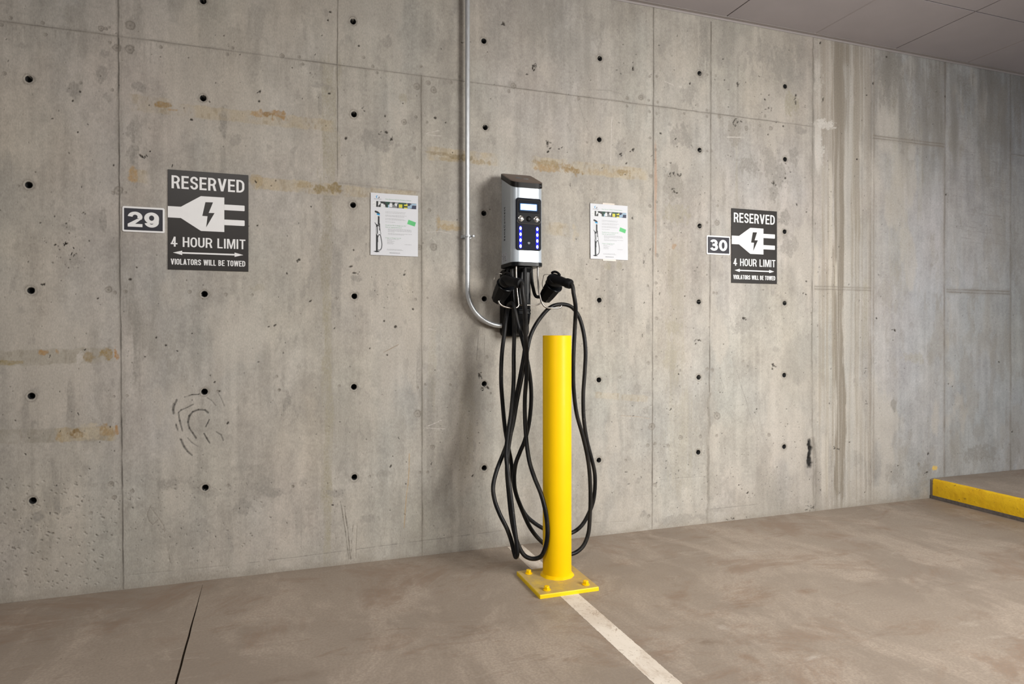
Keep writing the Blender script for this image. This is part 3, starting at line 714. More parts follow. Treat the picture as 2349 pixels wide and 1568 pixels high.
# ---- tie holes: real recesses, the mesh drawn round to their rim
TIES = [(66, 181), (66, 424), (71, 666), (72, 908), (75, 1148), (466, 2), (466, 225), (469, 674), (469, 898), (471, 1118), (810, 49), (812, 262), (810, 470), (813, 679), (812, 887), (813, 1094),
        (1110, 94), (1113, 292), (1110, 489), (1111, 685), (1111, 880), (1111, 1073), (1376, 134), (1375, 320), (1375, 688), (1374, 871), (1374, 1055), (1605, 168), (1605, 344), (1605, 518), (1603, 692), (1603, 865), (1602, 1037),
        (1801, 198), (1801, 365), (1800, 531), (1800, 695), (1799, 860), (1799, 1024)]
RT = 0.0113
for i, (u, v) in enumerate(TIES):
    p = at(u, v)
    w = window(p.x, p.z, .05, .05)
    x, z = XX[w], ZZ[w]
    dx, dz = x - p.x, z - p.z
    d = np.sqrt(dx * dx + dz * dz) + 1e-6
    n = fbm(x * 60, z * 60, 900 + i, 3)
    dye(.38 * sstep(1.0, .55, d / .030 + .4 * n), (.66, .65, .62), w)
    dye(.45 * sstep(.0035, .0012, np.abs(d - .0185 + .004 * n)), (.48, .46, .44), w)
    dye(.25 * sstep(.0035, .0012, np.abs(d - .0155 + .004 * n)), (1.3, 1.3, 1.28), w)
    YY[w] += .0012 * sstep(.019, .013, d)
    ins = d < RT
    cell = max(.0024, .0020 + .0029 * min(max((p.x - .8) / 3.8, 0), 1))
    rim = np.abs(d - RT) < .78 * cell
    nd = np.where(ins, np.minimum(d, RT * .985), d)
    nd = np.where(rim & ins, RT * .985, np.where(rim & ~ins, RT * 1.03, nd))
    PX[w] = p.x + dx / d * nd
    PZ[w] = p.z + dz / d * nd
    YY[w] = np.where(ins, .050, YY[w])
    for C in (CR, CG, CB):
        C[w] = np.where(ins, .006, np.where(rim, .012, C[w]))  # shade inside the hole is painted as near-black colour

YY += .0012 * fbm(XX * 9, ZZ * 7, 951, 3)
YY[(ZZ > 2.735)] = 0
verts = np.stack([PX.ravel(), YY.ravel(), PZ.ravel()], 1).astype(np.float32)
ii = np.arange((NZ - 1) * (NX - 1))
r_, c_ = ii // (NX - 1), ii % (NX - 1)
k0 = r_ * NX + c_
quads = np.stack([k0, k0 + 1, k0 + 1 + NX, k0 + NX], 1).astype(np.int32)
nv = len(verts)
# thickness of the wall behind the cast face
bx = np.array([(gx[0], 0, 0), (gx[-1], 0, 0), (gx[-1], 0, gz[-1]), (gx[0], 0, gz[-1]), (gx[0], .3, 0), (gx[-1], .3, 0), (gx[-1], .3, gz[-1]), (gx[0], .3, gz[-1])], np.float32)
verts = np.concatenate([verts, bx])
bq = np.array([(4, 7, 6, 5), (0, 4, 5, 1), (3, 2, 6, 7), (0, 3, 7, 4), (1, 5, 6, 2)], np.int32) + nv
quads = np.concatenate([quads, bq])
me = bpy.data.meshes.new('wall_back')
me.vertices.add(len(verts))
me.vertices.foreach_set('co', verts.ravel())
me.loops.add(quads.size)
me.loops.foreach_set('vertex_index', quads.ravel())
me.polygons.add(len(quads))
me.polygons.foreach_set('loop_start', np.arange(len(quads), dtype=np.int32) * 4)
me.polygons.foreach_set('use_smooth', np.ones(len(quads), dtype=bool))
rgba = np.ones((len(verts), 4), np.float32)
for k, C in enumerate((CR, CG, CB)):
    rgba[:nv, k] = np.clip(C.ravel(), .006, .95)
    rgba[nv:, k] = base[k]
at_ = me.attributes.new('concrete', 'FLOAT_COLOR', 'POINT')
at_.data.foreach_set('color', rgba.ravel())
me.update(calc_edges=True)
wall = bpy.data.objects.new('wall_back', me)
COL.objects.link(wall)
wall['kind'] = 'structure'

m = bpy.data.materials.new('cast_concrete')
nt, N, K, P = nodes(m)
a = N.new('ShaderNodeAttribute')
a.attribute_name = 'concrete'
tc = N.new('ShaderNodeTexCoord')
mp = N.new('ShaderNodeMapping')
mp.inputs['Scale'].default_value = (1, 1, .45)
K.new(tc.outputs['Object'], mp.inputs['Vector'])
nz = N.new('ShaderNodeTexNoise')
nz.inputs['Scale'].default_value = 210
nz.inputs['Detail'].default_value = 5
nz.inputs['Roughness'].default_value = .7
K.new(mp.outputs[0], nz.inputs['Vector'])
mr = N.new('ShaderNodeMapRange')
mr.inputs['From Min'].default_value, mr.inputs['From Max'].default_value = .25, .75
mr.inputs['To Min'].default_value, mr.inputs['To Max'].default_value = \
    .80, 1.20
K.new(nz.outputs['Fac'], mr.inputs['Value'])
mx = N.new('ShaderNodeVectorMath')
mx.operation = 'SCALE'
K.new(a.outputs['Color'], mx.inputs[0])
K.new(mr.outputs[0], mx.inputs['Scale'])
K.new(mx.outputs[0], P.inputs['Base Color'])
P.inputs['Roughness'].default_value = .72
P.inputs['Specular IOR Level'].default_value = .35
bp = N.new('ShaderNodeBump')
bp.inputs['Strength'].default_value, bp.inputs['Distance'].default_value = .25, .001
K.new(nz.outputs['Fac'], bp.inputs['Height'])
K.new(bp.outputs[0], P.inputs['Normal'])
me.materials.append(m)
del XX, ZZ, YY, PX, PZ, CR, CG, CB, rgba, verts, quads, val, warm, green, n1, n2, n3, n4, n5, n

# ================================================================== FLOOR
BROWN, UMBER, CHALK = (.215, .130, .078, 1), (.15, .10, .066, 1), (.52, .47, .42, 1)
FLOOR_PATCHES = [(1.75, -0.88, 0.177, 0.095, 0.3, 0.7, BROWN, 9, 0.9),
                 (1.62, -0.92, 0.093, 0.047, 0.3, 0.6, BROWN, 9, 0.9),
                 (1.96, -0.91, 0.066, 0.035, 0.2, 0.7, BROWN, 9, 0.9),
                 (1.46, -0.77, 0.065, 0.045, 0.2, 0.6, BROWN, 9, 0.9),
                 (1.34, -1.38, 0.086, 0.042, -0.2, 0.8, BROWN, 9, 0.9),
                 (1.39, -1.28, 0.026, 0.071, 0.2, 0.6, BROWN, 9, 0.9),
                 (1.33, -1.14, 0.069, 0.032, -0.5, 0.75, UMBER, 16, 0.9),
                 (1.16, -1.17, 0.079, 0.056, 0.1, 0.6, BROWN, 9, 0.9),
                 (1.43, -0.39, 0.110, 0.050, 0.1, 0.5, BROWN, 9, 0.9),
                 (2.08, -1.29, 0.172, 0.078, -0.4, 0.5, BROWN, 9, 0.9),
                 (1.76, -0.10, 0.249, 0.089, 0.1, 0.45, UMBER, 9, 0.9),
                 (1.14, -0.28, 0.129, 0.052, 0.1, 0.5, UMBER, 9, 0.9),
                 (1.45, -1.07, 0.023, 0.029, 0.4, 0.9, CHALK, 30, 0.7),
                 (1.58, -1.34, 0.039, 0.015, 0.2, 0.8, CHALK, 40, 0.9),
                 (2.67, -0.46, 0.123, 0.054, 0, 0.5, CHALK, 14, 0.9),
                 (2.06, -0.45, 0.174, 0.051, 0, 0.45, CHALK, 14, 0.9),
                 (0.59, -0.81, 0.085, 0.039, 0.1, 0.45, UMBER, 16, 0.9),
                 (0.36, -0.77, 0.125, 0.059, 0.1, 0.35, BROWN, 12, 0.9),
                 (-0.01, -0.93, 0.170, 0.037, 0, 0.4, UMBER, 12, 0.9),
                 (-0.37, -0.54, 0.082, 0.049, 0, 0.3, BROWN, 12, 0.9)]
m_floor = bpy.data.materials.new('floor_concrete')
nt, N, K, P = nodes(m_floor)
tc = N.new('ShaderNodeTexCoord')


def noise_at(scale, detail, stretch=(1, 1, 1), rot=0.0, rough=.6, dist=0.0):
    mp = N.new('ShaderNodeMapping')
    mp.inputs['Scale'].default_value = stretch
    mp.inputs['Rotation'].default_value = (0, 0, rot)
    K.new(tc.outputs['Object'], mp.inputs['Vector'])
    n = N.new('ShaderNodeTexNoise')
    n.inputs['Scale'].default_value, n.inputs['Detail'].default_value = scale, detail
    n.inputs['Roughness'].default_value = rough
    n.inputs['Distortion'].default_value = dist
    K.new(mp.outputs[0], n.inputs['Vector'])
    return n.outputs['Fac']


def ramp(src, p0, p1, c0=0.0, c1=1.0):
    r = N.new('ShaderNodeMapRange')
    r.interpolation_type = 'SMOOTHSTEP'
    r.inputs['From Min'].default_value, r.inputs['From Max'].default_value = p0, p1
    r.inputs['To Min'].default_value, r.inputs['To Max'].default_value = c0, c1
    K.new(src, r.inputs['Value'])
    return r.outputs[0]


def mixc(fac, a, b):
    x = N.new('ShaderNodeMix')
    x.data_type = 'RGBA'
    K.new(fac, x.inputs['Factor'])
    for s, i in ((a, 6), (b, 7)):
        if isinstance(s, tuple):
            x.inputs[i].default_value = s
        else:
            K.new(s, x.inputs[i])
    return x.outputs[2]


def mul(a, b):
    x = N.new('ShaderNodeMath')
    x.operation = 'MULTIPLY'
    for s, i in ((a, 0), (b, 1)):
        if isinstance(s, float):
            x.inputs[i].default_value = s
        else:
            K.new(s, x.inputs[i])
    return x.outputs[0]


c = mixc(ramp(noise_at(1.3, 5), .35, .65), (.285, .233, .186, 1), (.345, .286, .230, 1))
c = mixc(ramp(noise_at(3.2, 8, (1, .55, 1), .5, .72, .5), .46, .64, 0, .85), c, (.44, .366, .298, 1))
c = mixc(ramp(noise_at(1.9, 8, (.7, 1, 1), -.6, .75, .9), .50, .64, 0, .70), c, (.255, .175, .122, 1))
c = mixc(ramp(noise_at(8.5, 8, (.30, 1, 1), .30, .78, 1.4), .56, .68, 0, .55), c, (.215, .145, .098, 1))
c = mixc(ramp(noise_at(13, 8, (.22, 1, 1), -.30, .78, 1.0), .57, .70, 0, .55), c, (.49, .425, .355, 1))
c = mixc(ramp(noise_at(34, 6, (.18, 1, 1), .85, .78, 1.2), .62, .72, 0, .60), c, (.19, .13, .09, 1))
c = mixc(ramp(noise_at(120, 4), .40, .60, 0, .45), c, (.25, .205, .17, 1))


def patch(x, y, rx, ry, rot, k, rgb, scale=9.0, rag=.9):
    """a stain of its own on the floor at x, y"""
    global c
    mp = N.new('ShaderNodeMapping')
    mp.vector_type = 'TEXTURE'
    mp.inputs['Location'].default_value = (x, y, 0)
    mp.inputs['Rotation'].default_value = (0, 0, rot)
    mp.inputs['Scale'].default_value = (rx, ry, 1)
    K.new(tc.outputs['Object'], mp.inputs['Vector'])
    ln_ = N.new('ShaderNodeVectorMath')
    ln_.operation = 'LENGTH'
    K.new(mp.outputs[0], ln_.inputs[0])
    ad = N.new('ShaderNodeMath')
    ad.operation = 'MULTIPLY_ADD'
    K.new(noise_at(scale, 4, (.4, 1, 1), rot + .4, .78, 1.0), ad.inputs[0])
    ad.inputs[1].default_value = rag * 2
    K.new(ln_.outputs['Value'], ad.inputs[2])
    c = mixc(mul(ramp(ad.outputs[0], rag + 1.15, rag + .10, 0, k * .75), ramp(noise_at(scale * 2.2, 4, (.3, 1, 1), rot - .5, .8, 1.2), .36, .62, .12, 1)), c, rgb)


for a in FLOOR_PATCHES:
    patch(*a)
c = mixc(ramp(noise_at(75, 2), .735, .775, 0, .8), c, (.08, .065, .055, 1))
c = mixc(ramp(noise_at(95, 2, (1, 1, 1), 1.1), .75, .785, 0, .7), c, (.62, .58, .52, 1))
K.new(c, P.inputs['Base Color'])
K.new(ramp(noise_at(5, 4), .3, .7, .50, .68), P.inputs['Roughness'])
P.inputs['Specular IOR Level'].default_value = .35
bp = N.new('ShaderNodeBump')
bp.inputs['Strength'].default_value, bp.inputs['Distance'].default_value = .25, .0015
K.new(noise_at(60, 5), bp.inputs['Height'])
K.new(bp.outputs[0], P.inputs['Normal'])

fl = MB()
X0, X1, Y0, YW = -3.0, 9.5, -5.5, .30
# saw-cut joint running out from the wall; ragged lips
rd = random.Random(3)
cut = []
for i in range(80):
    y = -.045 - i * (5.455 / 79.0)
    xc = -.3107 + (-.2977 + .3107) * (-y - .0447) / .8047 + rd.uniform(-.0006, .0006)
    hw = .0004 + .0030 * min(1, max(0, (-y - .045) / .5))
    cut.append((xc - hw, xc + hw, y))
left = [(X0, YW, 0), (cut[0][0], YW, 0)] + [(a, y, 0) for a, b, y in cut]
tops = [(cut[0][0], YW)] + [(a, y) for a, b, y in cut]
for (xa, ya), (xb, yb) in zip(tops[:-1], tops[1:]):
    fl.add([(X0, ya, 0), (xa, ya, 0), (xb, yb, 0), (X0, yb, 0)], [(0, 1, 2, 3)])
tops = [(cut[0][1], YW)] + [(b, y) for a, b, y in cut]
for (xa, ya), (xb, yb) in zip(tops[:-1], tops[1:]):
    fl.add([(X1, ya, 0), (xa, ya, 0), (xb, yb, 0), (X1, yb, 0)], [(0, 3, 2, 1)])
fl.add([(cut[0][0], YW, 0), (cut[0][1], YW, 0), (cut[0][1], cut[0][2], 0), (cut[0][0], cut[0][2], 0)], [(0, 1, 2, 3)])
for (a0, b0, y0), (a1, b1, y1) in zip(cut[:-1], cut[1:]):
    dp = -.03
    fl.add([(a0, y0, 0), (a0, y0, dp), (a1, y1, dp), (a1, y1, 0)], [(0, 1, 2, 3)])
    fl.add([(b0, y0, 0), (b0, y0, dp), (b1, y1, dp), (b1, y1, 0)], [(0, 1, 2, 3)])
    fl.add([(a0, y0, dp), (b0, y0, dp), (b1, y1, dp), (a1, y1, dp)], [(0, 1, 2, 3)])
fl.box(X0, X1, Y0, YW, -.25, -.05)
floor = fl.build('floor', m_floor, smooth=0)
floor['kind'] = 'structure'

# painted bay line
m_line = bpy.data.materials.new('line_paint')
nt, N, K, P = nodes(m_line)
tc = N.new('ShaderNodeTexCoord')
c = mixc(ramp(noise_at(6, 5), .35, .65), (.69, .61, .52, 1), (.80, .73, .64, 1))
c = mixc(ramp(noise_at(9, 8, (1, .5, 1), .5, .78, .6), .52, .66, 0, .75), c, (.50, .40, .31, 1))
c = mixc(ramp(noise_at(24, 7, (1, .5, 1), -.7, .8, 1.4), .58, .66, 0, .75), c, (.34, .25, .18, 1))
c = mixc(ramp(noise_at(90, 4), .60, .70, 0, .6), c, (.36, .28, .21, 1))
K.new(c, P.inputs['Base Color'])
P.inputs['Roughness'].default_value = .7
ln = MB()
rows = []
for i in range(420):
    y = -.012 - i * .0072
    x = 1.0135 + (-y) * .009
    rows.append((x + rd.uniform(-.0011, .0011), x + .0775 + rd.uniform(-.0011, .0011), y))
for (a0, b0, y0), (a1, b1, y1) in zip(rows[:-1], rows[1:]):
    ln.add([(a0, y0, .0006), (b0, y0, .0006), (b1, y1, .0006), (a1, y1, .0006)], [(3, 2, 1, 0)])
    ln.add([(a0, y0, 0), (a0, y0, .0006), (a1, y1, .0006), (a1, y1, 0)], [(0, 1, 2, 3)])
    ln.add([(b0, y0, 0), (b0, y0, .0006), (b1, y1, .0006), (b1, y1, 0)], [(3, 2, 1, 0)])
line = ln.build('parking_line', m_line, smooth=0)
tag(line, 'worn white parking line painted on the floor, running out from under the yellow bollard', 'parking line')
line['kind'] = 'thing'

# ================================================================== CEILING
m_tile = mat('ceiling_tile', (176, 170, 173), .8, var=.03, scale=6, bump=.15, bscale=350)
m_dark = mat('ceiling_void', (30, 28, 27), .9)
m_trim = mat('ceiling_angle_paint', (160, 153, 151), .55, var=.03)
ce = MB()
GAP = .0075
xs_ = [2.26 + 1.2172 * k for k in range(-5, 6)]
ys_ = [-.022, -.506, -1.116, -1.726, -2.336, -2.946, -3.556, -4.166, -4.776]
for xa, xb in zip(xs_[:-1], xs_[1:]):
    for j, (ya, yb) in enumerate(zip(ys_[:-1], ys_[1:])):
        xm = (xa + xb) / 2
        # each panel has a shallow scored centre line
        a, b, f, k = xa + GAP / 2, xb - GAP / 2, ya - GAP / 2, yb + GAP / 2
        z = CEIL_Z
        g = .006
        prof = [(a, z), (xm - g, z), (xm, z + .0035), (xm + g, z), (b, z), (b, z + .02), (a, z + .02)]
        ce.loft([[(px, f, pz) for px, pz in prof], [(px, k, pz) for px, pz in prof]])
ce.box(-3.9, 8.5, -4.8, .3, CEIL_Z + .03, CEIL_Z + .12, 1)
ceil = ce.build('ceiling', [m_tile, m_dark], smooth=0)
ceil['kind'] = 'structure'
tr = MB()
tr.loft([[(x, -.0005, CEIL_Z - .010), (x, -.0025, CEIL_Z - .012), (x, -.0035, CEIL_Z - .002), (x, -.024, CEIL_Z - .002), (x, -.0245, CEIL_Z + .004), (x, -.0005, CEIL_Z + .012)] for x in (-3.1, 8.4)])
tr = tr.build('trim_1', m_trim, smooth=0)
tr['kind'] = 'structure'

# ================================================================== RAISED WALK ON THE RIGHT
m_curb = bpy.data.materials.new('curb_yellow_paint')
nt, N, K, P = nodes(m_curb)
tc = N.new('ShaderNodeTexCoord')
c = mixc(ramp(noise_at(7, 5), .35, .65), (.86, .50, .004, 1), (.95, .60, .008, 1))
c = mixc(ramp(noise_at(58, 4, (1, 1, 1.6), 0, .6), .655, .70, 0, .85), c, (.22, .12, .02, 1))
K.new(c, P.inputs['Base Color'])
P.inputs['Roughness'].default_value = .5
bp = N.new('ShaderNodeBump')
bp.inputs['Strength'].default_value, bp.inputs['Distance'].default_value = .8, .004
K.new(noise_at(38, 6), bp.inputs['Height'])
K.new(bp.outputs[0], P.inputs['Normal'])
m_curbgrey = mat('curb_bare_concrete', (104, 98, 94), .85, var=.25, scale=60, bump=.5, bscale=120)
rw = thing('raised_walk', (3.78, -.02, 0), 'low raised concrete walk with a yellow painted front edge along the wall', 'walkway')
s = MB()
s.loft([[(3.790, y, 0), (3.790, y, .115), (3.797, y, .1215), (3.81, y, .1225), (9.0, y, .1225), (9.0, y, 0)] for y in (-.004, -4.5)])
s.build('slab', [m_floor], rw, smooth=0)
pe = MB()
rows = []
for i in range(181):
    y = -.020 - i * .0248
    d = .004 + .0045 * (rd.random() < .0) + .0008 * rd.random()
    lo = max(.004, .020 - .03 * i * .0248 + .004 * math.sin(i * .9) + rd.uniform(-.002, .002))
    rows.append([(3.790 - .0035, y, lo), (3.790 - .004, y, .06), (3.790 - .003 + rd.uniform(-.001, .001), y, .114), (3.7945, y, .1222 + rd.uniform(-.0006, .001)), (3.804 + rd.uniform(-.003, .003), y, .1236), (3.806, y, .118), (3.793, y, .11), (3.792, y, lo)])
pe.loft(rows)
pe.build('painted_edge', m_curb, rw, smooth=50)
ft = MB()
ft.box(3.7845, 3.792, -4.5, -.006, .0005, .022)
ft.build('bare_foot', m_curbgrey, rw, smooth=0)

# ================================================================== BOLLARD
m_by = mat('bollard_yellow_paint', (246, 199, 0), .46, var=.03, scale=9, bump=.06, bscale=60, coat=.02, spec=.16)
m_byp = bpy.data.materials.new('dusty_yellow_plate')
nt, N, K, P = nodes(m_byp)
tc = N.new('ShaderNodeTexCoord')
ge = N.new('ShaderNodeNewGeometry')
sx = N.new('ShaderNodeSeparateXYZ')
K.new(ge.outputs['Normal'], sx.inputs[0])
dust = mul(ramp(sx.outputs['Z'], .75, .95, 0, 1), ramp(noise_at(26, 6), .28, .60, .62, .95))
c = mixc(dust, L(250, 212, 0), (.44, .315, .13, 1))
c = mixc(ramp(noise_at(70, 4), .66, .72, 0, .6), c, (.24, .16, .05, 1))
K.new(c, P.inputs['Base Color'])
P.inputs['Roughness'].default_value = .5
BX, BY, BR = 1.0825, -.456, .0600
bo = thing('bollard', (BX, BY, 0), 'round bright yellow steel bollard bolted to the floor in front of the charging unit', 'bollard')
PT = .016
BH = 1.0155
t = MB()
t.lathe((BX, BY, PT), [(0, BR), (BH - PT - .0025, BR), (BH - PT - .0006, BR - .0008), (BH - PT, BR - .0025), (BH - PT, .004)], seg=72)
t.build('post', m_by, bo, smooth=40)
t = MB()
prof = [(.0, BR + .011), (.003, BR + .009), (.007, BR + .0035), (.011, BR + .0005), (.011, BR - .002)]
rings = []
for d, r in prof:
    rings.append([(BX + r * math.cos(q) * (1 + .012 * math.sin(9 * q)), BY + r * math.sin(q) * (1 + .012 * math.sin(11 * q)), PT + d) for q in [2 * math.pi * j / 64 for j in range(64)]])
t.loft(rings)
t.build('weld_collar', m_by, bo, smooth=60)
t = MB()
px0, px1, py0, py1 = .9335, 1.1875, -.6360, -.3660
base_r = rrect(px0, px1, py0, py1, .004, 3)
cxp, cyp = (px0 + px1) / 2, (py0 + py1) / 2
ins_r = [(cxp + (x - cxp) * .985, cyp + (y - cyp) * .985) for x, y in base_r]
t.loft([[(x, y, .0005) for x, y in base_r], [(x, y, PT - .003) for x, y in base_r], [(x, y, PT) for x, y in ins_r]])
t.build('base_plate', m_byp, bo, smooth=25)
for (bx_, by_) in ((.9735, -.4080), (.9785, -.5965), (1.1475, -.5965), (1.1475, -.4080)):
    t = MB()
    t.lathe((bx_, by_, PT), [(0, .0155), (.0025, .0155), (.0032, .0145), (.0032, .004)], seg=24)
    hexr = lambda r, z: [(bx_ + r * math.cos(math.radians(60 * j + 12)), by_ + r * math.sin(math.radians(60 * j + 12)), z) for j in range(6)]
    t.loft([hexr(.0118, PT + .003), hexr(.0118, PT + .013), hexr(.0100, PT + .0155)])
    t.build('anchor_bolt', m_by, bo, smooth=20)

# ================================================================== CONDUIT
m_galv = mat('galvanised_steel', (206, 210, 213), .36, .62, var=.10, scale=120, stretch=(1, 1, .3))
cy_ = -.037
co = thing('conduit', (.809, cy_, 1.06), 'galvanised steel conduit running down the wall and bending into the charging unit', 'conduit')
zb, Rb = 1.2300, .1710
path = [(.809, cy_, 2.745), (.809, cy_, 2.2), (.809, cy_, 1.7), (.809, cy_, zb + .1)]
for i in range(25):
    a = math.pi - math.pi / 2 * i / 24 * .985
    path.append((.809 + Rb + Rb * math.cos(a), cy_, zb - Rb * math.sin(a)))
t = MB()
t.tube(path, .0112, 24)
t.build('pipe', m_galv, co, smooth=50)
t = MB()
t.lathe((.809, cy_, 1.30), [(0, .0112), (.001, .0122), (.040, .0122), (.041, .0112)], seg=24)
t.build('coupling', m_galv, co)
t = MB()
cz0, cz1 = 1.4715, 1.4810
ring = []
for i in range(17):
    a = -math.pi * i / 16
    ring.append((.809 + .0150 * math.cos(a), cy_ + .0150 * math.sin(a)))
outer = [(.809 + .0150 + .008, -.004), (.809 + .0150, -.010)] + ring + [(.809 - .0150, -.010), (.809 - .0150 - .005, -.004)]
for (xa, ya), (xb, yb) in zip(outer[:-1], outer[1:]):
    d = Vector((xb - xa, yb - ya))
    nrm = Vector((-d.y, d.x)).normalized() * .0022
    t.loft([[(xa, ya, z_), (xb, yb, z_), (xb + nrm.x, yb + nrm.y, z_), (xa + nrm.x, ya + nrm.y, z_)] for z_ in (cz0, cz1)])
t.box(.809 - .022, .809 + .026, -.006, .001, cz0 - .002, cz1 + .002)
cl = t.build('clamp', m_galv, co, smooth=30)
t = MB()
t.lathe((.809 + .021, cy_ + .012, (cz0 + cz1) / 2), [(0, .004), (.020, .004), (.0201, .0065), (.026, .0065), (.0275, .004)], axis=(0.25, -1, 0), seg=12)
t.build('clamp_screw', m_galv, cl)

# ================================================================== CHARGING UNIT
m_silver = mat('silver_paint', (188, 197, 205), .30, .28, var=.015, scale=200, coat=.25)
m_cap = mat('cap_brown_with_reflection', (96, 82, 73), .50, var=.06, scale=30, bump=.06, bscale=500)  # brown top painted lighter, standing in for the ceiling's reflection
m_rim = mat('cap_rim_plastic', (22, 19, 18), .40, var=.08, scale=30, spec=.18)
m_blk = mat('black_gloss_plastic', (10, 12, 15), .30, var=.12, scale=60, spec=.16)
m_blkm = mat('black_satin_plastic', (12, 12, 13), .48, var=.12, scale=60, bump=.05, bscale=400, spec=.2)
m_panel = mat('panel_navy_plastic', (12, 16, 30), .5, var=.08, scale=80, spec=.10)
m_bezel = mat('bezel_black_plastic', (11, 12, 16), .45, var=.1, scale=80, spec=.12)
m_chrome = mat('polished_chrome', (158, 153, 146), .30, 1.0, var=.03)
m_steel = mat('button_steel', (205, 203, 200), .22, 1.0, var=.12, scale=300)
m_lcd = glow('lcd_backlight', (232, 244, 255), 2.6)
m_lcdb = glow('lcd_edge_blue', (70, 150, 235), 1.0)
m_blue = glow('led_blue', (4, 24, 250), 1.0)
m_led = glow('led_white_blue', (205, 220, 255), 4.5)
m_ink = mat('dark_print', (46, 50, 58), .6)
m_pale = mat('pale_print', (196, 202, 210), .5)
m_lbl = mat('label_film', (190, 194, 202), .35)

UX0, UX1, UY0, UY1 = .9690, 1.1190, -.050, -.216      # left, right, back, front
cu = thing('charging_unit', (1.0435, -.005, 1.01), 'silver electric vehicle charging unit with dark sloping cap fixed to the wall', 'charger')


def foot(r=.032, rb=.012, grow=0.0, n=8, bulge=.004):
    """plan of the housing: front corners rounder than the back ones, front a little convex"""
    x0, x1, yb, yf = UX0 - grow, UX1 + grow, UY0 + grow, UY1 - grow
    out = []
    for cx, cy, a0, rr in ((x1 - rb, yb - rb, 0, rb), (x0 + rb, yb - rb, 90, rb), (x0 + r, yf + r, 180, r), (x1 - r, yf + r, 270, r)):
        for i in range(n + 1):
            a = math.radians(a0 + 90 * i / n)
            out.append((cx + rr * math.cos(a), cy + rr * math.sin(a)))
    xm = (x0 + x1) / 2
    # extra points on the front for the convex face
    res = []
    for i, p in enumerate(out):
        res.append(p)
        if i == 3 * (n + 1) - 1:
            for k in range(1, 8):
                res.append((p[0] + (x1 - r - p[0]) * k / 8, yf))
    return res


def slope_z(y):      # lower face of the cap
    return 1.6810 + (y - UY1) * .434


fp = foot()
ZB = 1.3455
t = MB()
t.loft([[(x, y, ZB) for x, y in fp], [(x, y, slope_z(y)) for x, y in fp]])
t.build('housing', m_silver, cu, smooth=40)
g1, g2 = foot(grow=.0022), foot(grow=-.0015)
t = MB()
t.loft([[(x, y, slope_z(y) - .001) for x, y in g1], [(x, y, slope_z(y) + .0225) for x, y in g1]], 1, (True, False))
t.loft([[(x, y, slope_z(y) + .0225) for x, y in g1], [(x, y, slope_z(y) + .0250) for x, y in g2]], 0, (False, True))
cap = t.build('cap', [m_cap, m_rim], cu, smooth=25)


def cap_pt(x, y, lift=.0254):
    return (x, y, slope_z(y) + lift)


# swoosh emblem on the cap: two bent crescents
m_emb1 = mat('emblem_grey_blue', (70, 84, 92), .5)
m_emb2 = mat('emblem_light', (122, 128, 130), .5)
t = MB()
for k, (cx, cyy, R0, R1, a0, a1) in enumerate(((1.037, -.132, .020, .012, 60, 300), (1.053, -.140, .017, .011, -120, 80))):
    nn = 18
    top, bot = [], []
    for i in range(nn + 1):
        f = i / nn
        a = math.radians(a0 + (a1 - a0) * f)
        th_ = (R0 - R1) * math.sin(math.pi * f) * .5 + .0006
        for lst, rr in ((top, R1 + th_ * 2), (bot, R1)):
            lst.append((cx + rr * math.cos(a) * 1.15, cyy + rr * math.sin(a) * .72))
    for i in range(nn):
        q = [top[i], top[i + 1], bot[i + 1], bot[i]]
        t.loft([[cap_pt(x, y, .0240) for x, y in q], [cap_pt(x, y, .0256) for x, y in q]], k)
t.build('emblem', [m_emb1, m_emb2], cap, smooth=0)
t = MB()
t.slab(rrect(1.098, 1.107, slope_z(UY1) + .0085, slope_z(UY1) + .0125, .001, 3), UY1, UY1 - .0028)
t.build('cap_badge', m_ink, cap, smooth=0)

fc = foot(grow=.0022)
fci = foot(grow=-.004)
t = MB()
t.loft([[(x, y, 1.3265) for x, y in fci], [(x, y, 1.3285) for x, y in fc], [(x, y, 1.3445) for x, y in fc], [(x, y, 1.3465) for x, y in fci]])
t.build('bottom_collar', m_blk, cu, smooth=30)

# recessed control panel on the front
YF = UY1
pn = MB()
pn.slab(rrect(.9845, 1.1062, 1.3975, 1.6330, .012), YF + .004, YF - .0026, 0, .0014)
for z in (1.4915, 1.4675, 1.4420, 1.4160):      # small diagonal ticks of the reader pad
    for sx_ in (-1, 1):
        xq = 1.0463 + sx_ * .0135
        pn.tube([(xq - .002, YF - .0028, z + .002 * sx_), (xq + .002, YF - .0028, z - .002 * sx_)], .0005, 5, 1)
panel = pn.build('control_panel', [m_panel, m_ink], cu, smooth=30)
t = MB()       # raised upper bezel holding screen and buttons
t.slab(rrect(.9890, 1.1022, 1.5165, 1.6270, .010), YF, YF - .0048, 0, .001)
bez = t.build('bezel', m_bezel, panel, smooth=30)
t = MB()       # bright lip along the lower edge of the bezel
lip = [(.9896, 1.5320), (.9900, 1.5255), (.9940, 1.5195), (1.0000, 1.5172), (1.0450, 1.5165), (1.0910, 1.5172), (1.0972, 1.5195), (1.1012, 1.5255), (1.1016, 1.5320)]
t.tube([(x, YF - .0046, z) for x, z in lip], .0009, 8)
t.build('bezel_lip', m_chrome, panel)
t = MB()
t.slab(rrect(.9965, 1.0945, 1.5665, 1.6195, .003, 3), YF - .003, YF - .0068, 0, .0012)
t.build('screen_frame', m_panel, panel, smooth=20)
t = MB()
t.slab(rrect(1.0025, 1.0838, 1.5760, 1.6070, .002, 3), YF - .005, YF - .0072, 0)
t.slab(rrect(1.0052, 1.0812, 1.5785, 1.6045, .002, 3), YF - .0072, YF - .0075, 1)
t.build('screen', [m_lcdb, m_lcd], panel, smooth=0)
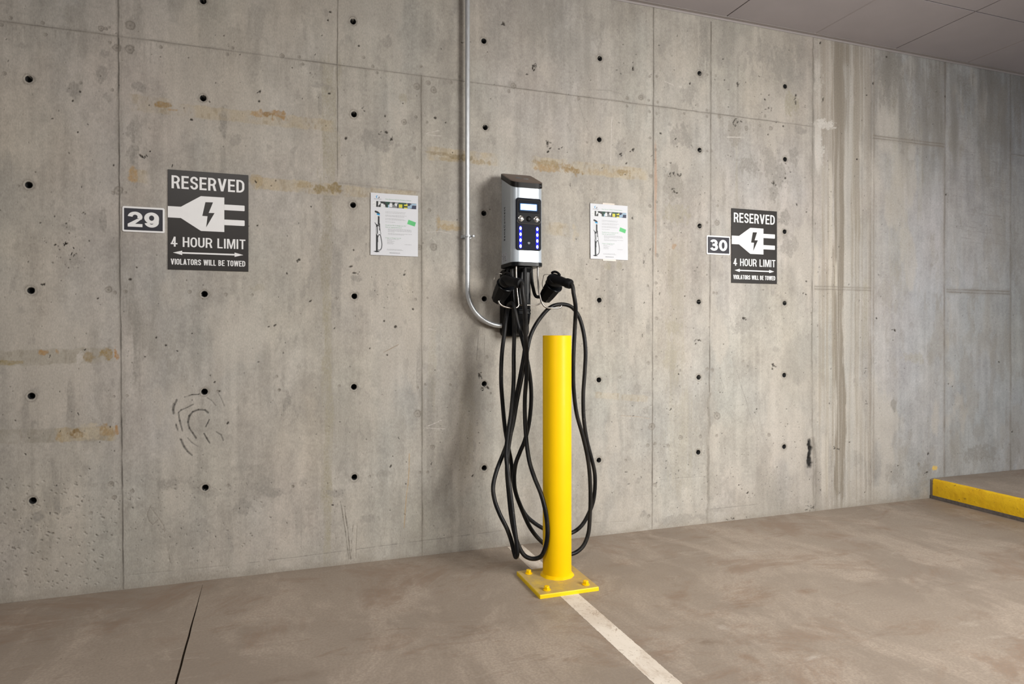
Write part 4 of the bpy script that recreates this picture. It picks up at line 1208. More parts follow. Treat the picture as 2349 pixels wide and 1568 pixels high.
for i, (bx_, mt, rr) in enumerate(((1.0072, m_steel, .0112), (1.0446, m_blkm, .0106), (1.0820, m_steel, .0112))):
    t = MB()
    t.lathe((bx_, YF - .004, 1.5392), [(0, rr + .002), (.002, rr + .002), (.0028, rr + .0004), (.0018, rr), (.0022, rr * .92), (.0050, rr * .80), (.0062, rr * .5), (.0064, .001)], axis=(0, -1, 0), seg=28)
    t.build('button', mt, panel, smooth=30)
for lx, zt, zb_ in ((1.0059, 1.4985, 1.4125), (1.0868, 1.4985, 1.4125)):
    t = MB()
    t.slab(rrect(lx - .0070, lx + .0070, zb_ - .008, zt + .008, .0069), YF, YF - .0032, 0, .0006)
    strip = t.build('light_strip', m_blue, panel, smooth=30)
    for k in range(4):
        z = zt - .003 - (zt - zb_ - .006) * k / 3
        t = MB()
        t.loft([[(lx + r * math.cos(q), YF - .003 - d, z + r * 1.55 * math.sin(q)) for q in [2 * math.pi * j / 16 for j in range(16)]] for d, r in ((0, .0050), (.0008, .0048), (.0020, .0034), (.0026, .0008))])
        t.build('led', m_led, strip)
t = MB()      # contactless waves
for k, rr in enumerate((.0035, .0060, .0085, .0110)):
    pts = []
    for i in range(9):
        a = math.radians(90 - 48 + 96 * i / 8)
        pts.append((1.0463 + rr * math.cos(a) * .75, YF - .0030, 1.4235 + rr * math.sin(a)))
    t.tube(pts, .0007, 6)
t.build('contactless_symbol', m_pale, panel)
# side lettering reading upward, and the data label below it
t = MB()
text_into(t, 'SemaConnect', 1.452, 1.6085, -.1115, -.0955, UX0 + .0015, UX0 - .0007, .02, 0, 1.25, fn=lambda x, y, z: (y, z, x))
t.build('side_lettering', m_ink, cu, smooth=0)
t = MB()
t.box(UX0 - .0005, UX0 + .001, -.135, -.062, 1.3520, 1.3970)
lb = t.build('data_label', m_lbl, cu, smooth=0)
t = MB()
rl = random.Random(5)
for k in range(9):
    y = -.130 + k * .0075
    z = 1.3555
    while z < 1.389:
        l_ = rl.uniform(.003, .009)
        if rl.random() < .75:
            t.box(UX0 - .0008, UX0, y, y + .0022, z, min(z + l_, 1.3935))
        z += l_ + .002
t.build('label_print', m_ink, lb, smooth=0)

# wall bracket and the post that carries the unit
t = MB()
xc = 1.0435
outl = rrect(.9800, 1.1070, 1.0080, 1.3285, .022, 6)
t.slab(outl, -.0005, -.062, 0, .004)
t.build('wall_bracket', m_blkm, cu, smooth=30)
t = MB()


def post_ring(hw, yf, z, r=.014, yb=-.05):
    out = []
    for cx, cy, a0 in ((xc + hw - r, yf + r, 270), ):
        pass
    pts = [(xc + hw, yb), ]
    for i in range(7):
        a = math.radians(0 - 90 * i / 6)
        pts.append((xc + hw - r + r * math.cos(a), yf + r + r * math.sin(a)))
    for i in range(7):
        a = math.radians(270 - 90 * i / 6)
        pts.append((xc - hw + r + r * math.cos(a), yf + r + r * math.sin(a)))
    pts.append((xc - hw, yb))
    return [(x, y, z) for x, y in pts]


rings = [post_ring(.030, -.095, 1.0135), post_ring(.033, -.120, 1.0300), post_ring(.0355, -.150, 1.0700), post_ring(.0360, -.163, 1.1080), post_ring(.0360, -.163, 1.1105), post_ring(.0372, -.165, 1.1130), post_ring(.0372, -.165, 1.1170), post_ring(.0360, -.163, 1.1195), post_ring(.0360, -.163, 1.1260), post_ring(.0372, -.165, 1.1285), post_ring(.0372, -.165, 1.1325), post_ring(.0360, -.163, 1.1350), post_ring(.0360, -.163, 1.300), post_ring(.040, -.172, 1.318), post_ring(.040, -.172, 1.329)]
t.loft(rings)
mpst = t.build('mounting_post', m_blk, cu, smooth=40)
t = MB()       # long glossy inlay on the front of the post
t.slab([(xc - .026, 1.305), (xc + .026, 1.305), (xc + .026, 1.215), (xc + .018, 1.175), (xc + .016, 1.150), (xc - .016, 1.150), (xc - .018, 1.175), (xc - .026, 1.215)], -.160, -.1658, 0, .0012)
t.build('post_inlay', m_blk, mpst, smooth=20)

# chrome hangers: down from the collar, then out sideways in a hook
HANG = []
for sgn, pts in ((-1, [(.9935, -.195, 1.330), (.9935, -.197, 1.28), (.9955, -.200, 1.22), (1.0015, -.202, 1.165), (1.0020, -.203, 1.150), (.996, -.204, 1.142), (.984, -.206, 1.1385), (.965, -.208, 1.1380), (.940, -.208, 1.1410), (.920, -.207, 1.1490), (.909, -.206, 1.160), (.906, -.205, 1.169)]),
                 (1, [(1.0985, -.195, 1.330), (1.0985, -.197, 1.27), (1.1010, -.200, 1.225), (1.1080, -.203, 1.185), (1.1150, -.206, 1.162), (1.1250, -.207, 1.1480), (1.1400, -.208, 1.1405), (1.1650, -.208, 1.1395), (1.1900, -.207, 1.1400), (1.2020, -.206, 1.1420), (1.2095, -.205, 1.1470), (1.2115, -.204, 1.1515)])):
    t = MB()
    t.tube(spline(pts, 5), .0040, 12)
    HANG.append(t.build('cable_hanger', m_chrome, cu, smooth=50))
t = MB()
t.tube(spline([(1.0035, -.200, 1.1535), (1.020, -.200, 1.1520), (1.06, -.200, 1.1520), (1.092, -.201, 1.1530), (1.106, -.203, 1.160), (1.1135, -.205, 1.172)], 5), .0032, 10)
t.build('hanger_crossbar', m_chrome, cu, smooth=50)

# plug docks: angular buckets tipped outward, each with a wire guard, on a bent strap
DOCK = {}
VENT = {'L': [(1154.5, 673), (1151, 681), (1147.5, 689)], 'R': [(1264.5, 675), (1260, 682.5), (1255.5, 690)]}
for key, fl_c, bt_c, strap in (('L', at(1160, 652, -.222), at(1143, 686, -.150), [(.985, -.12, 1.33), (.975, -.12, 1.30), (.950, -.125, 1.24), (.930, -.130, 1.20)]),
                               ('R', at(1271, 653, -.222), at(1251, 682, -.152), [(1.0905, -.130, 1.33), (1.0920, -.130, 1.29), (1.1000, -.132, 1.235), (1.1150, -.135, 1.195)])):
    ax = (fl_c - bt_c).normalized()
    ln_ = (fl_c - bt_c).length
    u = ax.cross(Vector((0, 0, 1))).normalized()
    w_ = ax.cross(u)
    rings = []
    for d, r in ((-.010, .024), (-.003, .031), (ln_ * .35, .036), (ln_ * .85, .040), (ln_ - .004, .040)):
        rings.append([bt_c + ax * d + (u * math.cos(q) + w_ * math.sin(q)) * r for q in [math.radians(45 * j + 22.5) for j in range(8)]])
    t = MB()
    t.loft(rings)
    dk = t.build('plug_dock', m_blkm, cu, smooth=20)
    t = MB()
    t.lathe(fl_c - ax * .007, [(0, .0405), (.002, .042), (.007, .042), (.009, .0395), (.009, .026)], axis=ax, seg=36)
    t.build('dock_flange', m_blk, dk)
    t = MB()
    t.tube(spline(strap + [tuple(bt_c + ax * .02)], 5), .008, 10)
    t.build('dock_strap', m_blkm, dk, smooth=40)
    t = MB()
    for u_, v_ in VENT[key]:      # bright vent pins on the lit side
        q = at(u_, v_, bt_c.y - .058)
        t.lathe(q + Vector((0, .012, 0)), [(0, .0010), (.0125, .0010), (.013, .0003)], axis=(-.1, -1, 0), seg=8)
    t.build('vent_pin', m_steel, dk)
    # wire guard arching over the back of the dock
    c0 = fl_c + Vector((-.046, .020, .012))
    pts = [c0 + Vector((.000, .0, -.030)), c0 + Vector((-.004, 0, -.004)), c0 + Vector((.000, 0, .016)), c0 + Vector((.006, .006, .032)), c0 + Vector((.022, .016, .038)), c0 + Vector((.042, .022, .038))]
    t = MB()
    t.tube(spline(pts, 5), .0017, 8)
    t.build('dock_wire', m_chrome, dk)
    DOCK[key] = (fl_c, ax)

# ================================================================== CABLES WITH PLUGS
m_rub = mat('black_rubber', (12, 12, 14), .47, var=.30, scale=70, bump=.10, bscale=300, spec=.2)
m_cable = bpy.data.materials.new('scuffed_black_cable')
nt, N, K, P = nodes(m_cable)
tc = N.new('ShaderNodeTexCoord')
c = mixc(ramp(noise_at(26, 5, (1, 1, .25)), .42, .66, 0, 1), (.0042, .0044, .0054, 1), (.022, .020, .018, 1))
c = mixc(ramp(noise_at(140, 4, (1, 1, .4)), .66, .74, 0, .6), c, (.16, .15, .13, 1))
K.new(c, P.inputs['Base Color'])
P.inputs['Specular IOR Level'].default_value = .22
P.inputs['Roughness'].default_value = .42


def plug(parent, key, head, end):
    fl_c, ax = DOCK[key]
    d = (end - head).normalized()
    t = MB()
    # nose rising out of the dock and turning into the grip
    body = spline([fl_c + ax * .0062, fl_c + ax * .0105, fl_c + ax * .020, head + ax * -.006, head, head + d * .030, head + d * .060, end], 6)
    n = len(body)
    rad = []
    for i in range(n):
        f = i / (n - 1)
        r = np.interp(f, [0, .10, .24, .45, .60, .85, 1.0], [.0170, .0215, .0300, .0290, .0235, .0195, .0195])
        rad.append(float(r))
    t.tube(body, rad, 28)
    o = t.build('plug', m_rub, parent, smooth=60)
    t = MB()
    t.lathe(end - d * .012, [(0, .0196), (.002, .0222), (.022, .0215), (.026, .0195), (.028, .0120)], axis=d, seg=28)
    t.build('strain_relief', m_rub, o, smooth=40)
    # latch lever on the top
    t = MB()
    up = (Vector((0, 0, 1)) - d * d.z).normalized()
    t.tube(spline([head - d * .020 + up * .022, head - d * .004 + up * .0315, head + d * .016 + up * .0300, head + d * .030 + up * .022], 5), [.004] + [.0054] * 14 + [.004], 12)
    t.build('latch_lever', m_rub, o, smooth=50)
    return d


CR_ = .0091
# left plug
hL, eL = at(1161, 642, -.268), at(1190, 649, -.345)
cabL = thing('charging_cable', hL, 'black charging cable from the left plug, with a low loop beside the bollard foot', 'charging cable', 'charging cables of the unit')
dL = plug(cabL, 'L', hL, eL)
pts = [eL - dL * .01, eL + dL * .020] + [at(*p) for p in [(1199, 672, -.372), (1203, 705, -.365), (1205, 745, -.345), (1208, 800, -.325), (1208, 858, -.325), (1204, 917, -.33), (1206, 992, -.36), (1214, 1056, -.40), (1226, 1095, -.44), (1242, 1135, -.48), (1253, 1182, -.50), (1256, 1226, -.50), (1250, 1258, -.49), (1240, 1276, -.475), (1222, 1281, -.455), (1204, 1274, -.435), (1190, 1252, -.41), (1181, 1225, -.38), (1173, 1186, -.36), (1167, 1130, -.34), (1163, 1075, -.338), (1166, 1030, -.322), (1173, 985, -.31), (1183, 917, -.285), (1195, 854, -.288), (1204, 800, -.286), (1206, 755, -.272), (1205, 700, -.226), (1204, 650, -.200), (1204, 614, -.190)]]
t = MB()
t.tube(spline(pts, 7), CR_, 14)
t.build('cable', m_cable, cabL, smooth=60)
# right plug
hR, eR = at(1270, 639, -.268), at(1304, 650, -.335)
cabR = thing('charging_cable', hR, 'black charging cable from the right plug, looped over both chrome hangers', 'charging cable', 'charging cables of the unit')
dR = plug(cabR, 'R', hR, eR)
pts = [eR - dR * .01, eR + dR * .018] + [at(*p) for p in [
    (1316, 674, -.358), (1320.5, 705, -.352), (1319, 745, -.325), (1316, 805, -.32), (1315, 866, -.315), (1317, 905, -.31), (1323, 949, -.305), (1337, 1000, -.30), (1347, 1044, -.295), (1352, 1080, -.29), (1354.5, 1135, -.285), (1353, 1186, -.285), (1349, 1225, -.285), (1336, 1254, -.29), (1312, 1270, -.295), (1280, 1266, -.30), (1246, 1245, -.30),
    (1219, 1214, -.295), (1198, 1170, -.285), (1181, 1120, -.275), (1182, 1068, -.265), (1193, 1036, -.26), (1203, 1012, -.26), (1213, 973, -.26), (1218.5, 917, -.26), (1217, 875, -.26), (1210, 830, -.260), (1198.5, 779, -.250), (1187, 739, -.240), (1180.5, 709, -.228), (1175, 696, -.214), (1168.5, 696.5, -.200), (1164, 712, -.188), (1158, 757, -.192), (1151.5, 810, -.206), (1149.5, 870, -.226), (1153, 925, -.23), (1159, 985, -.235), (1166, 1025, -.238), (1173, 1062, -.24), (1176, 1095, -.24), (1184, 1133, -.235),
    (1204, 1178, -.23), (1226, 1199, -.225), (1250, 1213, -.22), (1285, 1224, -.218), (1312, 1221, -.215), (1334, 1205, -.212), (1350, 1178, -.212), (1360.5, 1150, -.215), (1365, 1111, -.22), (1363.5, 1080, -.225), (1355, 1044, -.23), (1346, 1008, -.235), (1339, 957, -.235), (1338, 902, -.232), (1341.5, 850, -.228), (1343, 802, -.224), (1337, 755, -.212), (1325, 720, -.198), (1309, 702.5, -.188), (1288, 697.5, -.184), (1265, 703, -.184), (1238, 731, -.196), (1218, 767, -.214), (1208, 810, -.228), (1199, 855, -.24),
    (1186.5, 917, -.26), (1174, 985, -.275), (1156, 1036, -.30), (1139, 1080, -.33), (1131, 1117, -.35), (1135, 1148, -.365), (1147, 1180, -.385), (1163, 1212, -.405), (1173, 1240, -.42), (1179, 1265, -.43), (1183, 1277, -.44), (1187, 1270, -.455), (1185, 1245, -.45), (1179, 1200, -.43), (1172, 1140, -.40), (1164, 1075, -.36), (1161, 1040, -.34), (1165, 995, -.325), (1172, 949, -.31), (1178, 880, -.29), (1178.5, 810, -.258), (1180, 750, -.205), (1178, 700, -.170), (1176, 660, -.160), (1174, 617, -.150)]]
t = MB()
t.tube(spline(pts, 7), CR_, 14)
t.build('cable', m_cable, cabR, smooth=60)

# ================================================================== RESERVED SIGNS AND NUMBER PLATES
m_sign = mat('sign_charcoal_print', (47, 44, 42), .38, var=.05, scale=25, spec=.35)
m_white = mat('sign_white_print', (236, 236, 236), .40, var=.015, scale=40)
m_plate = mat('plate_navy_black', (31, 30, 42), .35, var=.06, scale=60)



def arc(cx, cz, rx, rz, a0, a1, n=10):
    return [(cx + rx * math.cos(math.radians(a0 + (a1 - a0) * i / n)), cz + rz * math.sin(math.radians(a0 + (a1 - a0) * i / n))) for i in range(n + 1)]


# widths of the sign lettering relative to an ordinary letter
GW = dict(I=.34, L=.86, E=.92, T=.98, S=1.0, R=1.06, V=1.16, D=1.06, H=1.04, O=1.04, U=1.02, M=1.36, A=1.16, W=1.62, B=1.04)
GW.update({' ': .48, '4': 1.04, '2': 1.0, '9': 1.02, '3': 1.0, '0': 1.02})


def glyph(ch, W, t, tb):
    """letter of height 1: ('r', centre line, closed?) ribbons and ('p', outline) pieces; t stem, tb bar weight"""
    h, b = t / 2, tb / 2
    P = lambda *a: ('p', list(a))
    stem = lambda x: P((x - h, 0), (x + h, 0), (x + h, 1), (x - h, 1))
    bar = lambda z, x0, x1: P((x0, z - b), (x1, z - b), (x1, z + b), (x0, z + b))
    if ch == 'I':
        return [stem(W / 2)]
    if ch == 'L':
        return [stem(h), bar(b, t, W)]
    if ch == 'E':
        return [stem(h), bar(b, t, W), bar(.515, t, W * .93), bar(1 - b, t, W)]
    if ch == 'T':
        return [P((W / 2 - h, 0), (W / 2 + h, 0), (W / 2 + h, 1 - tb), (W / 2 - h, 1 - tb)), bar(1 - b, 0, W)]
    if ch == 'H':
        return [stem(h), stem(W - h), bar(.515, t, W - t)]
    if ch == 'M':
        k = t * .98
        return [P((0, 0), (t * .92, 0), (t * .92, 1), (0, 1)), P((W - t * .92, 0), (W, 0), (W, 1), (W - t * .92, 1)), P((t * .4, 1), (t * .4 + k, 1), (W / 2 + k * .42, 0), (W / 2 - k * .42, 0)), P((W - t * .4 - k, 1), (W - t * .4, 1), (W / 2 + k * .42, 0), (W / 2 - k * .42, 0))]
    if ch in 'VA':
        k = t * 1.08
        q = [P((0, 1), (k, 1), (W / 2 + k * .5, 0), (W / 2 - k * .5, 0)), P((W - k, 1), (W, 1), (W / 2 + k * .5, 0), (W / 2 - k * .5, 0))]
        if ch == 'A':
            q = [('p', [(x, 1 - z) for x, z in g[1]][::-1]) for g in q] + [bar(.25, W * .22, W * .78)]
        return q
    if ch == 'W':
        k, m = t * 1.0, W / 2
        return [P((0, 1), (k, 1), (W * .27 + k * .45, 0), (W * .27 - k * .45, 0)), P((m - k * .45, 1), (m + k * .45, 1), (W * .27 + k * .45, 0), (W * .27 - k * .45, 0)), P((m - k * .45, 1), (m + k * .45, 1), (W * .73 + k * .45, 0), (W * .73 - k * .45, 0)), P((W - k, 1), (W, 1), (W * .73 + k * .45, 0), (W * .73 - k * .45, 0))]
    if ch == 'U':
        r = W / 2 - h
        return [('r', [(h, 1), (h, r * 1.1 + b)] + arc(W / 2, r * 1.1 + b, r, r * 1.1, 180, 360, 14) + [(W - h, 1)], False)]
    if ch in 'O0':
        r, rz = W / 2 - h, min(.5 - b, (W / 2 - h) * 1.25)
        return [('r', arc(W / 2, 1 - b - rz, r, rz, 0, 180, 14) + arc(W / 2, b + rz, r, rz, 180, 360, 14), True)]
    if ch == 'D':
        r = (W - h) * .56
        return [stem(h), ('r', [(t * .8, 1 - b), (W - h - r, 1 - b)] + arc(W - h - r, 1 - b - r * 1.05, r, r * 1.05, 90, 0, 10) + arc(W - h - r, b + r * 1.05, r, r * 1.05, 0, -90, 10) + [(t * .8, b)], False)]
    if ch == 'R':
        rz = .5 * (1 - b - .455)
        return [stem(h), ('r', [(t * .8, 1 - b), (W - h * 1.1 - rz - .02, 1 - b)] + arc(W - h * 1.1 - rz, 1 - b - rz, rz, rz, 90, -90, 12) + [(t * .8, .455)], False), P((W * .50, .47), (W * .50 + t * 1.05, .47), (W * 1.02, 0), (W * 1.02 - t * 1.12, 0))]
    if ch == 'B':
        r1, r2 = .5 * (1 - b - .52), .5 * (.52 - b)
        return [stem(h), ('r', [(t * .8, 1 - b), (W * .93 - h - r1, 1 - b)] + arc(W * .93 - h - r1, 1 - b - r1, r1, r1, 90, -90, 10) + [(t * .8, .52)], False), ('r', [(t * .8, .52), (W - h - r2, .52)] + arc(W - h - r2, b + r2, r2, r2, 90, -90, 10) + [(t * .8, b)], False)]
    if ch == 'S':
        r, zt, zb = W / 2 - h, 1 - b - (.5 - b) * .5, b + (.5 - b) * .5
        rz = (.5 - b) * .5
        return [('r', arc(W / 2, zt, r, rz, -2, 190, 14) + [(h * 1.6, .575), (W / 2, .505), (W - h * 1.6, .43)] + arc(W / 2, zb, r, rz, 10, -178, 14), False)]
    if ch == '4':
        return [P((W * .60 - h, 0), (W * .60 + h, 0), (W * .60 + h, 1), (W * .60 - h, 1)), bar(.30, 0, W), P((0, .30 - b), (t * .9, .30 - b), (W * .60, .86), (W * .60, 1), (W * .60 - h * .9, 1))]
    if ch == '2':
        rz = .285 - b * .4
        return [('r', arc(W / 2, 1 - b - rz, W / 2 - h, rz, 176, -30, 16), False), P((0, 0), (W, 0), (W, tb), (W * .50, tb), (W * .985, .56), (W * .62, .52), (0, tb * .95))]
    if ch == '3':
        r1, r2 = .5 * (1 - b - .52), .5 * (.52 - b)
        return [('r', arc(W * .48, 1 - b - r1, W * .46 - h, r1, 165, -90, 14), False), ('r', arc(W * .50, b + r2, W * .50 - h, r2, 90, -165, 14), False), bar(.52, W * .32, W * .52)]
    if ch == '9':
        rz = .315 - b * .4
        return [('r', arc(W / 2, 1 - b - rz, W / 2 - h, rz, 0, 350, 22), True), ('r', [(W - h, 1 - b - rz), (W - h, .50), (W - h * 1.1, .40)] + arc(W / 2, b + .26, W / 2 - h * 1.05, .26, -5, -166, 14), False)]
    return []


def ribbon(pts, closed, wx, wz):
    """left and right edges of a centre line; the pen is wx across and wz tall"""
    n, Lf, Rt = len(pts), [], []
    for i, p in enumerate(pts):
        a = pts[(i - 1) % n] if (closed or i) else p
        c = pts[(i + 1) % n] if (closed or i < n - 1) else p
        dx, dz = c[0] - a[0], c[1] - a[1]
        l_ = math.hypot(dx, dz) + 1e-9
        nx, nz_ = -dz / l_ * wx / 2, dx / l_ * wz / 2
        Lf.append((p[0] + nx, p[1] + nz_))
        Rt.append((p[0] - nx, p[1] - nz_))
    return Lf, Rt


def sign_text(mb, body, x0, x1, z0, z1, yb, yf, t=.165, tb=.14, gap=.10):
    H_ = z1 - z0
    yf0 = yf
    gaps = sum(gap for a, b in zip(body[:-1], body[1:]))
    Wl = ((x1 - x0) / H_ - gaps) / sum(GW[c] for c in body)
    x = 0.0
    for c in body:
        W_ = GW[c] * Wl
        for gi, g in enumerate(glyph(c, W_, t, tb)):
            yf = yf0 - gi * 1.5e-5
            S = lambda p: (x0 + (x + p[0]) * H_, z0 + p[1] * H_)
            if g[0] == 'p':
                mb.slab([S(p) for p in g[1]], yb, yf)
            else:
                a, b = ribbon(g[1], g[2], t, tb)
                A, B = [S(p) for p in a], [S(p) for p in b]
                m_, k = len(A), len(mb.v)
                mb.v += [(p[0], y, p[1]) for y in (yf, yb) for q in (A, B) for p in q]
                for i in range(m_ if g[2] else m_ - 1):
                    j = (i + 1) % m_
                    fs = [(i, j, m_ + j, m_ + i), (2 * m_ + i, 3 * m_ + i, 3 * m_ + j, 2 * m_ + j), (i, 2 * m_ + i, 2 * m_ + j, j), (m_ + i, m_ + j, 3 * m_ + j, 3 * m_ + i)]
                    mb.f += [tuple(q + k for q in f) for f in fs]
                    mb.m += [0] * 4
        x += W_ + gap


def reserved_sign(x, z, label):
    W_, H_ = .3047, .4070
    o = thing('reserved_sign', (x + W_ / 2, 0, z), label, 'sign', 'reserved bay signs on the wall')
    t = MB()
    t.slab([(x, z), (x + W_, z), (x + W_, z + H_), (x, z + H_)], .0015, -.0045, 0, .0004)
    t.build('panel', m_sign, o, smooth=0)
    yb, yf = -.0040, -.0049
    for body, x0, x1, z0, z1, t_, tb_, gp in (('RESERVED', .0138, .2890, .3312, .3840, .165, .140, .105), ('4 HOUR LIMIT', .0107, .2932, .0935, .1340, .160, .135, .10), ('VIOLATORS WILL BE TOWED', .0107, .2925, .0203, .0440, .165, .14, .085)):
        t = MB()
        sign_text(t, body, x + x0, x + x1, z + z0, z + z1, yb, yf, t_, tb_, gp)
        t.build('lettering', m_white, o, smooth=0)
    t = MB()
    bolt = [(.1394, .2822), (.1684, .2831), (.1519, .2384), (.1741, .2391), (.1422, .1777), (.1476, .2244), (.1278, .2248)]
    body = [(.0003, .2114), (.048, .2114), (.120, .1640), (.124, .1622), (.2114, .1622), (.2114, .3060), (.124, .3060), (.120, .3045), (.048, .2575), (.0003, .2575)]
    # the body with the bolt cut out, bridged by a seam
    c = bpy.data.curves.new('symbol', 'CURVE')
    c.dimensions, c.fill_mode, c.extrude = '2D', 'BOTH', .001
    for poly in (body, bolt):
        sp = c.splines.new('POLY')
        sp.points.add(len(poly) - 1)
        for p, (a, b) in zip(sp.points, poly):
            p.co = (a, b, 0, 1)
        sp.use_cyclic_u = True
    ob = bpy.data.objects.new('symbol_tmp', c)
    COL.objects.link(ob)
    dg = bpy.context.evaluated_depsgraph_get()
    mm = bpy.data.meshes.new_from_object(ob.evaluated_get(dg))
    t.add([(x + v.co.x, yf if v.co.z > 0 else yb, z + v.co.y) for v in mm.vertices], [tuple(p.vertices) for p in mm.polygons])
    bpy.data.objects.remove(ob, do_unlink=True)
    bpy.data.curves.remove(c)
    bpy.data.meshes.remove(mm)
    for z0, z1 in ((.2538, .2772), (.1912, .2146)):
        pr = rrect(.200, .2902, z0, z1, .003, 3)
        t.slab([(x + max(a, .2112), z + b) for a, b in pr], yb, yf)
    t.build('plug_symbol', m_white, o, smooth=0)
    t = MB()
    for poly in ([(.0190, .0690), (.0530, .0780), (.0530, .0600)], [(.2850, .0690), (.2510, .0600), (.2510, .0780)], [(.0525, .0658), (.2515, .0658), (.2515, .0722), (.0525, .0722)]):
        t.slab([(x + a, z + b) for a, b in poly], yb, yf)
    t.build('arrow', m_white, o, smooth=0)
    return o


reserved_sign(-.4443, 1.2850, 'dark grey reserved parking sign with white plug symbol beside number plate 29')
reserved_sign(2.3098, 1.2984, 'dark grey reserved parking sign with white plug symbol beside number plate 30')


def number_plate(x, z, num, label):
    W_, H_ = .1510, .1020
    o = thing('number_plate', (x + W_ / 2, 0, z), label, 'number plate', 'bay number plates on the wall')
    t = MB()
    t.slab(rrect(x, x + W_, z, z + H_, .0065), .0015, -.0050, 0, .0008)
    t.build('border', m_white, o, smooth=30)
    t = MB()
    t.slab(rrect(x + .0066, x + W_ - .0066, z + .0075, z + H_ - .0075, .0015, 3), -.0045, -.0056)
    t.build('face', m_plate, o, smooth=0)
    t = MB()
    sign_text(t, num, x + .0195, x + W_ - .0200, z + .0205, z + H_ - .0205, -.005, -.0062, .285, .20, .10)
    t.build('digits', m_white, o, smooth=0)


number_plate(-.6069, 1.4308, '29', 'small white-edged black plate with number 29 on the wall')
number_plate(2.1485, 1.4478, '30', 'small white-edged black plate with number 30 on the wall')

# ================================================================== PAPER NOTICES
m_paper = mat('notice_paper', (214, 216, 221), .75, var=.012, scale=30)
m_green = mat('notice_green_ink', (96, 190, 122), .7)
m_greent = mat('notice_green_lettering', (104, 158, 122), .7)
m_grey = mat('notice_grey_ink', (172, 174, 178), .7)
m_cyan = mat('notice_cyan_ink', (44, 150, 205), .7)
m_char = mat('notice_black_ink', (44, 46, 50), .7)
m_lgrey = mat('notice_pale_grey_ink', (208, 210, 213), .7)
m_tape = mat('tape_film', (184, 172, 158), .35)
PH = [mat('photo_ink_' + n_, c_, .6, var=.25, scale=300) for n_, c_ in (('grey', (120, 122, 124)), ('white', (214, 216, 218)), ('black', (38, 40, 42)), ('forest', (22, 66, 52)), ('yellow', (206, 200, 62)), ('navy', (44, 52, 78)), ('sky', (150, 178, 200)), ('brown', (110, 92, 78)))]


